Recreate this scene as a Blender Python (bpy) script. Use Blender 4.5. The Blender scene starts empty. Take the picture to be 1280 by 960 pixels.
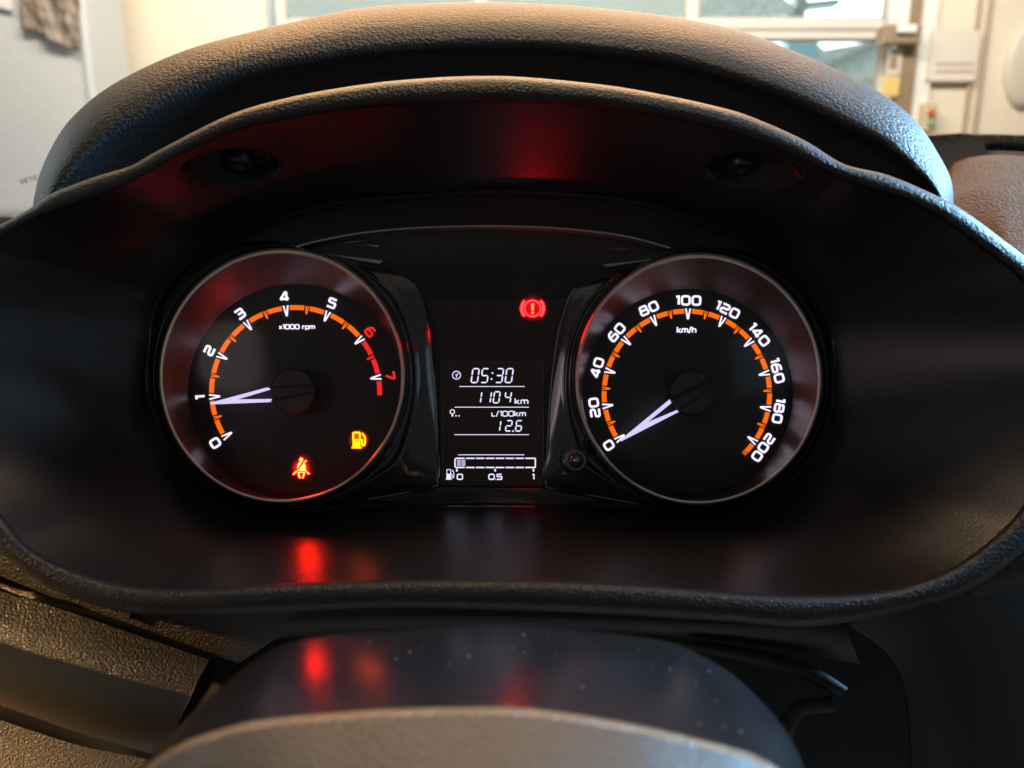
import bpy, bmesh, math, random
from mathutils import Vector, Matrix, noise
random.seed(7)
sc = bpy.context.scene
C = sc.collection
R = math.radians
PI = math.pi

# ------------------------------------------------------------------ camera, world, lamps, exposure
F = 970.0                                   # focal length in photo pixels (1280 wide)
CAM = Vector((0, 0, 1.15)); PITCH = 13.0
cd = bpy.data.cameras.new('camera'); cam = bpy.data.objects.new('camera', cd); C.objects.link(cam)
cam.location = CAM; cam.rotation_euler = (R(90 - PITCH), 0, 0)
cd.sensor_width = 36; cd.lens = 36 * F / 1280; cd.clip_start = 0.01; cd.clip_end = 60
cd.dof.use_dof = True; cd.dof.focus_distance = 0.315; cd.dof.aperture_fstop = 10
sc.camera = cam
MW = Matrix.Translation(CAM) @ Matrix.Rotation(R(90 - PITCH), 4, 'X')

w = bpy.data.worlds.new('World'); sc.world = w; w.use_nodes = True
wb = w.node_tree.nodes['Background']; wb.inputs[0].default_value = (0.56, 0.54, 0.58, 1); wb.inputs[1].default_value = 0.125

def area(name, loc, aim, sx, sy, power, col):
    l = bpy.data.lights.new(name, 'AREA'); l.shape = 'RECTANGLE'; l.size = sx; l.size_y = sy
    l.energy = power; l.color = col
    o = bpy.data.objects.new(name, l); C.objects.link(o); o.location = loc
    d = Vector(aim) - Vector(loc); o.rotation_euler = d.to_track_quat('-Z', 'Y').to_euler()
    return o
area('workshop_ceiling_lamp', (0.0, 1.9, 2.5), (0, 0.3, 1.1), 2.2, 0.35, 56, (1.0, 0.48, 0.15))
area('overhead_lamp', (0.02, 0.50, 2.5), (0, 0.3, 1.1), 0.4, 0.25, 11, (1.0, 0.70, 0.42))
area('workshop_wall_lamp', (0.2, 2.3, 3.4), (0.2, 4.2, 1.5), 4.0, 0.4, 190, (1.0, 0.93, 0.83))
area('side_window_light', (0.92, 0.50, 1.50), (0.2, 0.34, 1.20), 0.40, 0.30, 38, (0.32, 0.64, 1.0))
l_ = area('left_trim_beam', (-0.80, 0.05, 1.30), (-0.36, 0.20, 1.00), 0.10, 0.10, 3.2, (1.0, 0.60, 0.25)); l_.data.spread = R(19)  # unseen narrow warm lamp, added to light the lower left trim
area('right_rear_reflection_light', (1.25, -0.75, 1.45), (0, 0.3, 1.15), 0.8, 0.35, 0.5, (0.55, 0.82, 1.0))  # added lamp behind the camera, for cool reflections in the gloss parts
l_ = area('left_rear_reflection_light', (-1.25, -0.9, 1.45), (0, 0.3, 1.15), 0.7, 0.45, 1.3, (1.0, 0.80, 0.78)); l_.data.shape = 'ELLIPSE'  # added lamp behind the camera, for warm reflections in the gloss parts
sc.view_settings.view_transform = 'Standard'; sc.view_settings.look = 'None'
sc.view_settings.exposure = 0.0; sc.view_settings.gamma = 1.0
sc.cycles.use_denoising = True
sc.cycles.max_bounces = 8; sc.cycles.transparent_max_bounces = 12
sc.cycles.sample_clamp_indirect = 4.0

# ------------------------------------------------------------------ helpers
def P(px, py, d):
    return MW @ Vector(((px - 640) / F * d, -(py - 480) / F * d, -d))

def ray(px, py):
    return (MW.to_3x3() @ Vector(((px - 640) / F, -(py - 480) / F, -1)))

def onY(px, py, Y):
    r = ray(px, py); return CAM + r * (Y / r.y)

GP0 = Vector((0, 0.68, 1.15)); GN = Vector((0, 0.50, 0.76)).normalized()
def onglass(px, py, off=0.0):
    r = ray(px, py); p0 = GP0 - GN * off
    return CAM + r * ((p0 - CAM).dot(GN) / r.dot(GN))

def thing(name, label, cat, loc, group=None):
    o = bpy.data.objects.new(name, None); C.objects.link(o); o.location = loc
    o.empty_display_size = 0.02
    o['label'] = label; o['category'] = cat
    if group: o['group'] = group
    return o

def wloc(o):
    v = Vector((0, 0, 0))
    while o: v = v + Vector(o.location); o = o.parent
    return v

def obj(name, verts, faces, m, parent=None, smooth=False, label=None, kind=None, cat=None):
    base = wloc(parent) if parent else None
    vs = [Vector(v) for v in verts]
    c = Vector((0, 0, 0))
    for v in vs: c += v
    c /= max(1, len(vs))
    me = bpy.data.meshes.new(name); me.from_pydata([v - c for v in vs], [], faces); me.update()
    me.materials.append(m)
    if smooth: me.polygons.foreach_set('use_smooth', [True] * len(me.polygons))
    o = bpy.data.objects.new(name, me); C.objects.link(o)
    if parent: o.parent = parent; o.location = c - base
    else: o.location = c
    if label: o['label'] = label
    if kind: o['kind'] = kind
    if cat: o['category'] = cat
    return o

def fix(o):
    bm = bmesh.new(); bm.from_mesh(o.data); bmesh.ops.recalc_face_normals(bm, faces=bm.faces); bm.to_mesh(o.data); bm.free()
    return o

class MB:
    def __init__(s): s.v = []; s.f = []
    def add(s, vs, fs):
        n = len(s.v); s.v += [Vector(v) for v in vs]; s.f += [tuple(i + n for i in f) for f in fs]
    def build(s, name, m, parent=None, smooth=False, **k):
        return fix(obj(name, s.v, s.f, m, parent, smooth, **k))

def spline(pts, n, closed=False):
    """Catmull-Rom through pts, resampled evenly to n points"""
    pts = [tuple(map(float, p)) for p in pts]; K = len(pts); out = []
    segs = K if closed else K - 1
    for i in range(segs):
        if closed: a, b, c, d = pts[(i - 1) % K], pts[i], pts[(i + 1) % K], pts[(i + 2) % K]
        else: a, b, c, d = pts[max(i - 1, 0)], pts[i], pts[i + 1], pts[min(i + 2, K - 1)]
        for k in range(16):
            t = k / 16
            out.append(tuple(0.5 * (2 * b[j] + (c[j] - a[j]) * t + (2 * a[j] - 5 * b[j] + 4 * c[j] - d[j]) * t * t + (3 * b[j] - a[j] - 3 * c[j] + d[j]) * t ** 3) for j in range(len(b))))
    out.append(pts[0] if closed else pts[-1])
    L = [0]
    for i in range(1, len(out)): L.append(L[-1] + math.dist(out[i][:2], out[i - 1][:2]))
    res = []; j = 0; m = n if closed else n - 1
    for i in range(n):
        t = L[-1] * i / m
        while j < len(L) - 2 and L[j + 1] < t: j += 1
        u = (t - L[j]) / max(1e-9, L[j + 1] - L[j])
        res.append(tuple(out[j][q] * (1 - u) + out[j + 1][q] * u for q in range(len(out[j]))))
    return res

def polar(loop, cx, cy, n):
    """radius of closed star-shaped loop at n angles round (cx, cy)"""
    res = []; M = len(loop)
    for k in range(n):
        a = 2 * PI * k / n; dx, dy = math.cos(a), math.sin(a); best = None
        for i in range(M):
            x1, y1 = loop[i][0] - cx, loop[i][1] - cy; x2, y2 = loop[(i + 1) % M][0] - cx, loop[(i + 1) % M][1] - cy
            c1 = dx * y1 - dy * x1; c2 = dx * y2 - dy * x2
            if (c1 <= 0 < c2) or (c2 <= 0 < c1):
                t = c1 / (c1 - c2); r = (x1 + (x2 - x1) * t) * dx + (y1 + (y2 - y1) * t) * dy
                if r > 0 and (best is None or r > best): best = r
        res.append((cx + dx * (best or 1), cy + dy * (best or 1)))
    return res

def grid(rows, closed=False):
    n = len(rows[0]); vs = [v for r in rows for v in r]; fs = []
    for i in range(len(rows) - 1):
        for k in range(n if closed else n - 1):
            a = i * n + k; b = i * n + (k + 1) % n
            fs.append((a, b, b + n, a + n))
    return vs, fs

def loft(name, rows, m, parent, closed=False, smooth=True, **k):
    vs, fs = grid(rows, closed)
    return fix(obj(name, vs, fs, m, parent, smooth, **k))

def blend_rows(a, b, steps, ease=lambda t: t):
    """rows of 3D points between row a and row b (a included, b not)"""
    return [[p.lerp(q, ease(i / steps)) for p, q in zip(a, b)] for i in range(steps)]

def plate(name, pts, d, t, m, parent, bev=0.0, dfun=None, **k):
    n = len(pts)
    D = [dfun(x, y) if dfun else d for x, y in pts]
    vs = [P(x, y, q) for (x, y), q in zip(pts, D)] + [P(x, y, q) + ray(640, 480) * t for (x, y), q in zip(pts, D)]
    fs = [tuple(range(n)), tuple(range(2 * n - 1, n - 1, -1))] + [(i, (i + 1) % n, (i + 1) % n + n, i + n) for i in range(n)]
    o = fix(obj(name, vs, fs, m, parent, **k))
    if bev:
        b = o.modifiers.new('bevel', 'BEVEL'); b.width = bev; b.segments = 2; b.limit_method = 'ANGLE'; b.angle_limit = R(50)
    return o

# ---- materials
def mat(name, col, rough=0.5, metal=0.0, spec=0.5, emit=None, es=0.0, grain=None, var=0.0, coat=0.0, rvar=0.0, coord='Object'):
    m = bpy.data.materials.new(name); m.use_nodes = True; nt = m.node_tree; N = nt.nodes; L = nt.links
    b = N['Principled BSDF']; b.inputs['Base Color'].default_value = (*col, 1); b.inputs['Roughness'].default_value = rough
    b.inputs['Metallic'].default_value = metal; b.inputs['Specular IOR Level'].default_value = spec
    b.inputs['Coat Weight'].default_value = coat; b.inputs['Coat Roughness'].default_value = 0.06
    if emit: b.inputs['Emission Color'].default_value = (*emit, 1); b.inputs['Emission Strength'].default_value = es
    tc = N.new('ShaderNodeTexCoord')
    if var or rvar:
        n = N.new('ShaderNodeTexNoise'); n.inputs['Scale'].default_value = 45; n.inputs['Detail'].default_value = 6
        L.new(tc.outputs[coord], n.inputs['Vector'])
        if var:
            r = N.new('ShaderNodeMapRange'); r.inputs['From Min'].default_value = 0.3; r.inputs['From Max'].default_value = 0.7
            r.inputs['To Min'].default_value = 1 - var; r.inputs['To Max'].default_value = 1 + var
            L.new(n.outputs['Fac'], r.inputs['Value'])
            mx = N.new('ShaderNodeVectorMath'); mx.operation = 'SCALE'; mx.inputs[0].default_value = col
            L.new(r.outputs['Result'], mx.inputs['Scale']); L.new(mx.outputs['Vector'], b.inputs['Base Color'])
        if rvar:
            r = N.new('ShaderNodeMapRange'); r.inputs['From Min'].default_value = 0.3; r.inputs['From Max'].default_value = 0.7
            r.inputs['To Min'].default_value = max(0.02, rough - rvar); r.inputs['To Max'].default_value = rough + rvar
            L.new(n.outputs['Fac'], r.inputs['Value']); L.new(r.outputs['Result'], b.inputs['Roughness'])
    if grain:
        scale, dist, strength, kind = grain
        if kind == 'leather':
            nz = N.new('ShaderNodeTexNoise'); nz.inputs['Scale'].default_value = scale * 0.8; nz.inputs['Detail'].default_value = 2
            L.new(tc.outputs[coord], nz.inputs['Vector'])
            ad = N.new('ShaderNodeVectorMath'); ad.operation = 'MULTIPLY_ADD'
            L.new(nz.outputs['Color'], ad.inputs[0]); s = 0.55 / scale; ad.inputs[1].default_value = (s, s, s); L.new(tc.outputs[coord], ad.inputs[2])
            t = N.new('ShaderNodeTexVoronoi'); t.feature = 'SMOOTH_F1'; t.inputs['Smoothness'].default_value = 0.5; t.inputs['Scale'].default_value = scale
            L.new(ad.outputs['Vector'], t.inputs['Vector'])
            n2 = N.new('ShaderNodeTexNoise'); n2.inputs['Scale'].default_value = scale * 1.6; n2.inputs['Detail'].default_value = 3
            L.new(tc.outputs[coord], n2.inputs['Vector'])
            mm = N.new('ShaderNodeMath'); mm.operation = 'SUBTRACT'; L.new(n2.outputs['Fac'], mm.inputs[0]); L.new(t.outputs['Distance'], mm.inputs[1])
            hout = mm.outputs[0]
        else:
            t = N.new('ShaderNodeTexNoise'); t.inputs['Scale'].default_value = scale; t.inputs['Detail'].default_value = 3; t.inputs['Roughness'].default_value = 0.6
            L.new(tc.outputs[coord], t.inputs['Vector']); hout = t.outputs['Fac']
        bp = N.new('ShaderNodeBump'); bp.inputs['Strength'].default_value = strength; bp.inputs['Distance'].default_value = dist
        L.new(hout, bp.inputs['Height']); L.new(bp.outputs['Normal'], b.inputs['Normal'])
    return m

M = {}
M['pad'] = mat('grained_dash_pad', (0.022, 0.021, 0.020), 0.52, spec=0.5, grain=(620, 0.0007, 0.62, 'leather'), var=0.15)
M['padtop'] = mat('grained_dash_top', (0.115, 0.046, 0.013), 0.6, spec=0.12, grain=(560, 0.0030, 1.0, 'leather'), var=0.15)
M['lip'] = mat('grained_bezel', (0.011, 0.011, 0.012), 0.46, spec=0.42, grain=(900, 0.0005, 0.6, 'leather'), var=0.15)
M['tunnel'] = mat('satin_black_shell', (0.014, 0.0115, 0.0135), 0.27, spec=0.50, grain=(1500, 0.00014, 0.6, 'noise'))
M['trim'] = mat('fine_grain_trim', (0.040, 0.034, 0.026), 0.42, spec=0.6, grain=(1300, 0.0005, 0.8, 'leather'), var=0.1)
M['lower'] = mat('lower_panel', (0.009, 0.010, 0.010), 0.48, grain=(1500, 0.0003, 0.6, 'noise'), var=0.1)
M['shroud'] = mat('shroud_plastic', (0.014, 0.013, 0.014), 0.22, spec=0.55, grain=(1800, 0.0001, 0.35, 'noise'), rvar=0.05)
M['shroudface'] = mat('shroud_face_lit_tone', (0.052, 0.043, 0.034), 0.5, grain=(900, 0.0003, 0.5, 'leather'), var=0.12)  # paler and warmer than the shroud top, painting the light on the face
M['roll'] = mat('gold_highlight_grain', (0.20, 0.135, 0.07), 0.22, spec=1.0, grain=(1100, 0.0006, 0.9, 'leather'))  # gold base colour paints the lamp highlight along these edges
M['gap'] = mat('dark_gap', (0.003, 0.003, 0.003), 0.7)
M['gloss'] = mat('piano_black', (0.009, 0.012, 0.015), 0.12, spec=1.0, coat=1.0)
M['matte'] = mat('matte_face', (0.017, 0.017, 0.016), 0.45, var=0.1)
M['dial'] = mat('dial_print', (0.016, 0.0165, 0.015), 0.55, var=0.1)
M['cone'] = mat('satin_cone', (0.20, 0.175, 0.18), 0.36, metal=0.85, rvar=0.06)
M['chrome'] = mat('champagne_chrome', (0.86, 0.80, 0.68), 0.42, metal=0.9)
M['edge'] = mat('edge_trim', (0.45, 0.47, 0.48), 0.3, metal=0.8)
M['hub'] = mat('hub_cap', (0.042, 0.043, 0.040), 0.45)
M['hubside'] = mat('hub_side', (0.001, 0.001, 0.001), 0.6)
M['screw'] = mat('screw_steel', (0.05, 0.05, 0.05), 0.3, metal=0.7)
M['screen'] = mat('lcd_glass', (0.010, 0.007, 0.006), 0.12, emit=(0.030, 0.016, 0.010), es=0.12)
M['dust'] = mat('dust', (0.6, 0.58, 0.52), 0.8)
def emat(name, col, s): return mat(name, (0.02, 0.02, 0.02), 0.5, emit=col, es=s)
M['white'] = emat('backlit_white', (0.88, 0.80, 1.0), 1.25)
M['exclaim'] = emat('telltale_exclaim', (1.0, 0.010, 0.003), 40.0)
M['orange'] = emat('backlit_orange', (1.0, 0.155, 0.0), 1.05)
M['redmark'] = emat('backlit_red', (0.95, 0.018, 0.02), 0.95)
M['needle'] = emat('lit_needle', (0.70, 0.63, 1.0), 1.05)
M['lcd'] = emat('lcd_white', (0.78, 0.76, 1.0), 1.2)
M['lcddim'] = emat('lcd_dim', (0.48, 0.47, 0.70), 0.9)
M['red'] = emat('telltale_red', (1.0, 0.0011, 0.0012), 105.0)
M['redhot'] = emat('telltale_red_core', (1.0, 0.0110, 0.0022), 95.0)
M['amber'] = emat('telltale_amber', (1.0, 0.085, 0.0), 17.0)
M['amberdim'] = emat('telltale_amber_dim', (1.0, 0.10, 0.0), 0.8)
def glow(name, col, s, ry):  # emission fading outward, painting the halo round a lit symbol
    m = bpy.data.materials.new(name); m.use_nodes = True; nt = m.node_tree; b = nt.nodes['Principled BSDF']
    b.inputs['Base Color'].default_value = (0.008, 0.008, 0.0075, 1); b.inputs['Roughness'].default_value = 0.55
    tc = nt.nodes.new('ShaderNodeTexCoord'); ln = nt.nodes.new('ShaderNodeVectorMath'); ln.operation = 'LENGTH'
    mr = nt.nodes.new('ShaderNodeMapRange'); mr.interpolation_type = 'SMOOTHERSTEP'
    mr.inputs['From Min'].default_value = ry; mr.inputs['From Max'].default_value = 0.0; mr.inputs['To Max'].default_value = s
    nt.links.new(tc.outputs['Object'], ln.inputs[0]); nt.links.new(ln.outputs['Value'], mr.inputs['Value'])
    b.inputs['Emission Color'].default_value = (*col, 1); nt.links.new(mr.outputs['Result'], b.inputs['Emission Strength'])
    return m
M['redglow'] = glow('telltale_red_halo', (1.0, 0.002, 0.012), 2.2, 0.0046)
M['redglow2'] = glow('brake_red_halo', (1.0, 0.002, 0.012), 0.7, 0.0064)
M['amberglow'] = glow('telltale_amber_halo', (1.0, 0.09, 0.0), 0.7, 0.0050)
M['redpool'] = emat('telltale_red_pool', (1.0, 0.005, 0.01), 0.55)

gl = bpy.data.materials.new('clear_cover'); gl.use_nodes = True; nt = gl.node_tree; nt.nodes.clear()
def thin_glass(nt, rough, scale, tint):
    o = nt.nodes.new('ShaderNodeOutputMaterial'); mx = nt.nodes.new('ShaderNodeMixShader'); t = nt.nodes.new('ShaderNodeBsdfTransparent')
    g = nt.nodes.new('ShaderNodeBsdfGlossy'); f = nt.nodes.new('ShaderNodeFresnel'); mu = nt.nodes.new('ShaderNodeMath')
    t.inputs[0].default_value = tint; g.inputs['Roughness'].default_value = rough; f.inputs[0].default_value = 1.45
    mu.operation = 'MULTIPLY'; mu.inputs[1].default_value = scale
    nt.links.new(f.outputs[0], mu.inputs[0]); nt.links.new(mu.outputs[0], mx.inputs[0]); nt.links.new(t.outputs[0], mx.inputs[1])
    nt.links.new(g.outputs[0], mx.inputs[2]); nt.links.new(mx.outputs[0], o.inputs[0])
thin_glass(nt, 0.13, 0.6, (0.98, 0.98, 0.98, 1))
M['lens'] = gl
wg = bpy.data.materials.new('windscreen_glass'); wg.use_nodes = True; wg.node_tree.nodes.clear(); thin_glass(wg.node_tree, 0.02, 0.5, (0.97, 0.98, 0.97, 1)); M['glass'] = wg

# ------------------------------------------------------------------ the workshop beyond the windscreen
WY = 4.2
def wallm(name, col, rough=0.7, var=0.04, bump=(3, 0.01, 0.2, 'noise')): return mat(name, col, rough, var=var, grain=bump)
M['wall'] = mat('cream_wall', (0.80, 0.70, 0.54), 0.65, var=0.03)
M['panelgrey'] = mat('pale_panel', (0.66, 0.65, 0.62), 0.5, var=0.03)
M['panelside'] = mat('panel_edge', (0.50, 0.50, 0.47), 0.5)
M['doorframe'] = mat('door_aluminium', (0.62, 0.57, 0.50), 0.45, var=0.05)
M['gasket'] = mat('door_gasket', (0.36, 0.33, 0.29), 0.6)
M['post'] = mat('door_track', (0.34, 0.25, 0.15), 0.5, metal=0.3, var=0.1)
M['whitestrip'] = mat('white_plastic', (0.80, 0.78, 0.72), 0.35)
M['paper'] = mat('kraft_paper', (0.28, 0.215, 0.16), 0.6, var=0.2, grain=(18, 0.02, 0.6, 'noise'))
M['whitepaper'] = mat('white_paper', (0.86, 0.80, 0.76), 0.6)
M['sleeve'] = mat('plastic_sleeve', (0.76, 0.68, 0.58), 0.15, spec=0.7)
M['ink'] = mat('faded_ink', (0.40, 0.30, 0.27), 0.7)
M['conduit'] = mat('grey_conduit', (0.42, 0.33, 0.23), 0.5)
M['box'] = mat('beige_plastic', (0.60, 0.50, 0.32), 0.4)
M['boxside'] = mat('beige_plastic_side', (0.36, 0.28, 0.15), 0.5)
M['redbtn'] = mat('red_button', (0.60, 0.10, 0.06), 0.4)
M['greenbtn'] = mat('green_button', (0.28, 0.42, 0.24), 0.4)
M['yellow'] = mat('yellow_block', (0.72, 0.52, 0.18), 0.5)
M['plategrey'] = mat('grey_plate', (0.62, 0.55, 0.44), 0.45)

def wbox(mb, pts, Y, depth):
    """box whose face is the quad traced in the picture, standing on the plane at Y, going back by depth"""
    a = [onY(x, y, Y) for x, y in pts]; b = [p + Vector((0, depth, 0)) for p in a]; n = len(a)
    mb.add(a + b, [tuple(range(n)), tuple(range(2 * n - 1, n - 1, -1))] + [(i, (i + 1) % n, (i + 1) % n + n, i + n) for i in range(n)])
def wq(x0, y0, x1, y1, Y):
    """upright rectangle through two picture corners, true vertical in the world"""
    a = onY(x0, y0, Y); b = onY(x1, y1, Y)
    return a.x, b.x, min(a.z, b.z), max(a.z, b.z)
def ubox(mb, x0, x1, z0, z1, y0, y1):
    vs = [(x, y, z) for x in (x0, x1) for y in (y0, y1) for z in (z0, z1)]
    mb.add(vs, [(0, 1, 3, 2), (4, 6, 7, 5), (0, 4, 5, 1), (2, 3, 7, 6), (0, 2, 6, 4), (1, 5, 7, 3)])
def ub(name, x0, x1, z0, z1, y0, y1, m, parent=None, bev=0.0, **k):
    mb = MB(); ubox(mb, x0, x1, z0, z1, y0, y1); o = mb.build(name, m, parent, **k)
    if bev: b = o.modifiers.new('bevel', 'BEVEL'); b.width = bev; b.segments = 2
    return o

door_l = onY(338, 0, WY).x; door_r = onY(1150, 0, WY).x; ztop = 3.6; zbot = 0.0
ub('ceiling', -5.2, 5.2, 4.0, 4.2, -3.0, WY + 0.2, M['panelgrey'], kind='structure')
wl = MB(); ubox(wl, -4.5, door_l, 0, 4.0, WY, WY + 0.2); o = wl.build('workshop_wall', M['wall'])
o['label'] = 'cream painted workshop wall left of the glazed door'; o['category'] = 'wall'
wl = MB(); ubox(wl, door_r, 4.5, 0, 4.0, WY, WY + 0.2); o = wl.build('workshop_wall', M['wall'])
o['label'] = 'cream painted workshop wall right of the glazed door, with conduits'; o['category'] = 'wall'
fl = obj('floor', [(-6, -3, 0), (6, -3, 0), (6, 14, 0), (-6, 14, 0)], [(0, 1, 2, 3)], mat('concrete_floor', (0.25, 0.24, 0.22), 0.6, var=0.1), kind='structure')

# pale tall cabinet / panel at the far left, nearer than the wall
PY = 3.6
x1 = onY(107, 0, PY).x
cab = thing('pale_cabinet', 'tall pale grey cabinet side at the far left behind the windscreen', 'cabinet', (x1 - 0.8, PY, 0))
ub('side_panel', -4.2, x1 - 0.035, 0.0, 3.2, PY, PY + 0.3, M['panelgrey'], cab)
ub('edge_strip', x1 - 0.034, x1 - 0.012, 0.0, 3.2, PY - 0.012, PY + 0.31, M['panelgrey'], cab, bev=0.004)
ub('border_strip', x1 - 0.011, x1 + 0.012, 0.0, 3.2, PY + 0.02, PY + 0.30, M['panelside'], cab)  # narrow grey border of the panel
# crumpled kraft paper hanging on it
rows = []
outline_b = [(26, 36), (48, 40), (62, 49), (78, 57), (100, 64)]
NX, NZ = 28, 30
for j in range(NZ + 1):
    row = []
    for i in range(NX + 1):
        t = i / NX; bx, by = spline(outline_b, NX + 1)[i]
        tx, ty = 22 + (96 - 22) * t, -60
        s = j / NZ; x = tx + (bx - tx) * s; y = ty + (by - ty) * s
        p = onY(x, y, PY - 0.03)
        p.y += 0.03 * noise.noise(Vector((x * 0.06, y * 0.03, 3))) + 0.012 * noise.noise(Vector((x * 0.2, y * 0.08, 1)))
        row.append(p)
    rows.append(row)
kp = loft('hanging_paper', rows, M['paper'], None)
s = kp.modifiers.new('thick', 'SOLIDIFY'); s.thickness = 0.003
kp['label'] = 'crumpled brown paper sheet hanging on the pale grey cabinet'; kp['category'] = 'paper'
mb = MB(); wbox(mb, [(-40, -60), (14, -60), (15, 13), (-40, 0)], PY - 0.02, 0.004)
o = mb.build('white_notice', M['whitepaper']); o['label'] = 'white paper sheet on the pale cabinet, in the top left corner'; o['category'] = 'paper'

# glazed sectional door
door = thing('sectional_door', 'glazed aluminium sectional workshop door seen above the instrument hood', 'garage door', ((door_l + door_r) / 2, WY, 0))
def zz(py): return onY(800, py, WY).z
dl, dr = onY(347, 0, WY).x, onY(1112, 0, WY).x
rail_z = [(zz(-92), zz(-118)), (zz(48), zz(22)), (zz(190), zz(164)), (0.0, 0.1)]
for a, b in rail_z:
    ub('rail', dl, dr + 0.02, min(a, b), max(a, b), WY + 0.02, WY + 0.07, M['doorframe'], door, bev=0.006)
    mid = (a + b) / 2
    ub('rail_seam', dl + 0.002, dr + 0.018, mid - 0.006, mid + 0.006, WY + 0.014, WY + 0.03, M['gasket'], door)
mull = [onY(x, 0, WY).x for x in (347, 600, 868, 1118)]
for i, x in enumerate(mull):
    ub('stile', x - 0.028, x + 0.028, 0.1, ztop, WY + 0.03, WY + 0.065, M['doorframe'], door, bev=0.004)
zs = [(rail_z[0][0], rail_z[0][0] + 1.2), (rail_z[1][1], rail_z[0][0]), (rail_z[2][1], rail_z[1][0]), (0.1, rail_z[2][0])]
winpane = bpy.data.materials.new('door_pane'); winpane.use_nodes = True; winpane.node_tree.nodes.clear(); thin_glass(winpane.node_tree, 0.05, 0.8, (0.94, 0.97, 0.97, 1))
for za, zb in zs:
    for i in range(3):
        a, b = mull[i] + 0.029, mull[i + 1] - 0.029
        z0, z1 = min(za, zb), max(za, zb)
        ub('pane', a, b, z0, z1, WY + 0.045, WY + 0.049, winpane, door)
        g = MB()
        for (p, q, r_, t_) in ((a, a + 0.012, z0, z1), (b - 0.012, b, z0, z1), (a, b, z0, z0 + 0.012), (a, b, z1 - 0.012, z1)):
            ubox(g, p, q, r_, t_, WY + 0.036, WY + 0.044)
        g.build('pane_gasket', M['gasket'], door)
ub('side_frame', door_l - 0.01, dl - 0.03, 0, ztop, WY - 0.03, WY + 0.08, mat('blue_grey_frame', (0.36, 0.44, 0.47), 0.4), door, bev=0.004)
# roller hinge and edge bits on the right of the door
ub('roller_bracket', onY(1104, 40, WY - 0.1).x, onY(1150, 40, WY - 0.1).x, zz(60), zz(37), WY - 0.12, WY - 0.02, M['post'], door, bev=0.006)
ub('roller', onY(1120, 40, WY - 0.12).x, onY(1144, 40, WY - 0.12).x, zz(48), zz(38), WY - 0.14, WY - 0.121, M['whitestrip'], door, bev=0.004)
ub('edge_seal', onY(1116, 0, WY - 0.06).x, onY(1139, 0, WY - 0.06).x, zz(33), zz(-40), WY - 0.06, WY - 0.03, M['whitestrip'], door)
ub('bracket_plate', onY(1112, 80, WY - 0.06).x, onY(1127, 80, WY - 0.06).x, zz(96), zz(62), WY - 0.06, WY - 0.03, M['plategrey'], door)
ub('label_plate', onY(1104, 110, WY - 0.07).x, onY(1124, 110, WY - 0.07).x, zz(122), zz(98), WY - 0.07, WY - 0.04, M['yellow'], door)
ub('rust_patch', onY(1113, 80, WY - 0.07).x, onY(1122, 80, WY - 0.07).x, zz(88), zz(73), WY - 0.064, WY - 0.0605, M['post'], door)
track = MB(); a = onY(1127, 60, WY - 0.06).x; b = onY(1149, 60, WY - 0.06).x
ubox(track, a, b, 0, ztop, WY - 0.05, WY + 0.0); o = track.build('door_track', M['post']); o['label'] = 'brown metal guide track upright beside the glazed door'; o['category'] = 'door track'
tr = MB(); ubox(tr, b + 0.002, b + 0.09, 0, ztop, WY - 0.03, WY - 0.002); o = tr.build('door_jamb', M['whitestrip']); o['label'] = 'white door jamb strip right of the brown guide track'; o['category'] = 'door jamb'
for k, (t0, t1, lab) in enumerate(((1226, 1200, 'left of the two thin conduits running down the cream wall'), (1240, 1214, 'right of the two thin conduits running down the cream wall'))):
    xx = onY(t0, 0, WY - 0.02).x; mbc = MB(); ring = []
    for z in (0.2, 3.8):
        ring.append([Vector((xx + 0.011 * math.cos(a), WY - 0.013 + 0.011 * math.sin(a), z)) for a in [2 * PI * q / 12 for q in range(12)]])
    vs, fs = grid(ring, True); mbc.add(vs, fs); o = mbc.build('wall_conduit', M['conduit'], smooth=True); o['label'] = lab; o['category'] = 'conduit'; o['group'] = 'conduits on the cream wall'
# notice in a plastic sleeve
sl = thing('notice_sleeve', 'clear plastic sleeve with a printed sheet on the cream wall', 'notice', onY(1190, 102, WY - 0.03))
a0, b0, z0, z1 = wq(1156, 102, 1226, 38, WY - 0.03)
ub('sheet', a0, b0, z0, z1, WY - 0.033, WY - 0.029, M['sleeve'], sl)
g = MB()
for (p, q, r_, t_) in ((a0, a0 + 0.008, z0, z1), (b0 - 0.008, b0, z0, z1), (a0, b0, z0, z0 + 0.008)): ubox(g, p, q, r_, t_, WY - 0.038, WY - 0.0335)
g.build('sleeve_rim', M['plategrey'], sl)
for yy in (80, 89):
    g = MB(); x = 1170.0
    while x < 1216:
        wd = random.uniform(2.5, 6); p = wq(x, yy - 1.6, x + wd, yy + 1.6, WY - 0.035)
        ubox(g, p[0], p[1], p[2], p[3], WY - 0.0345, WY - 0.0335); x += wd + 1.3
    g.build('text_line', M['ink'], sl)
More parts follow.
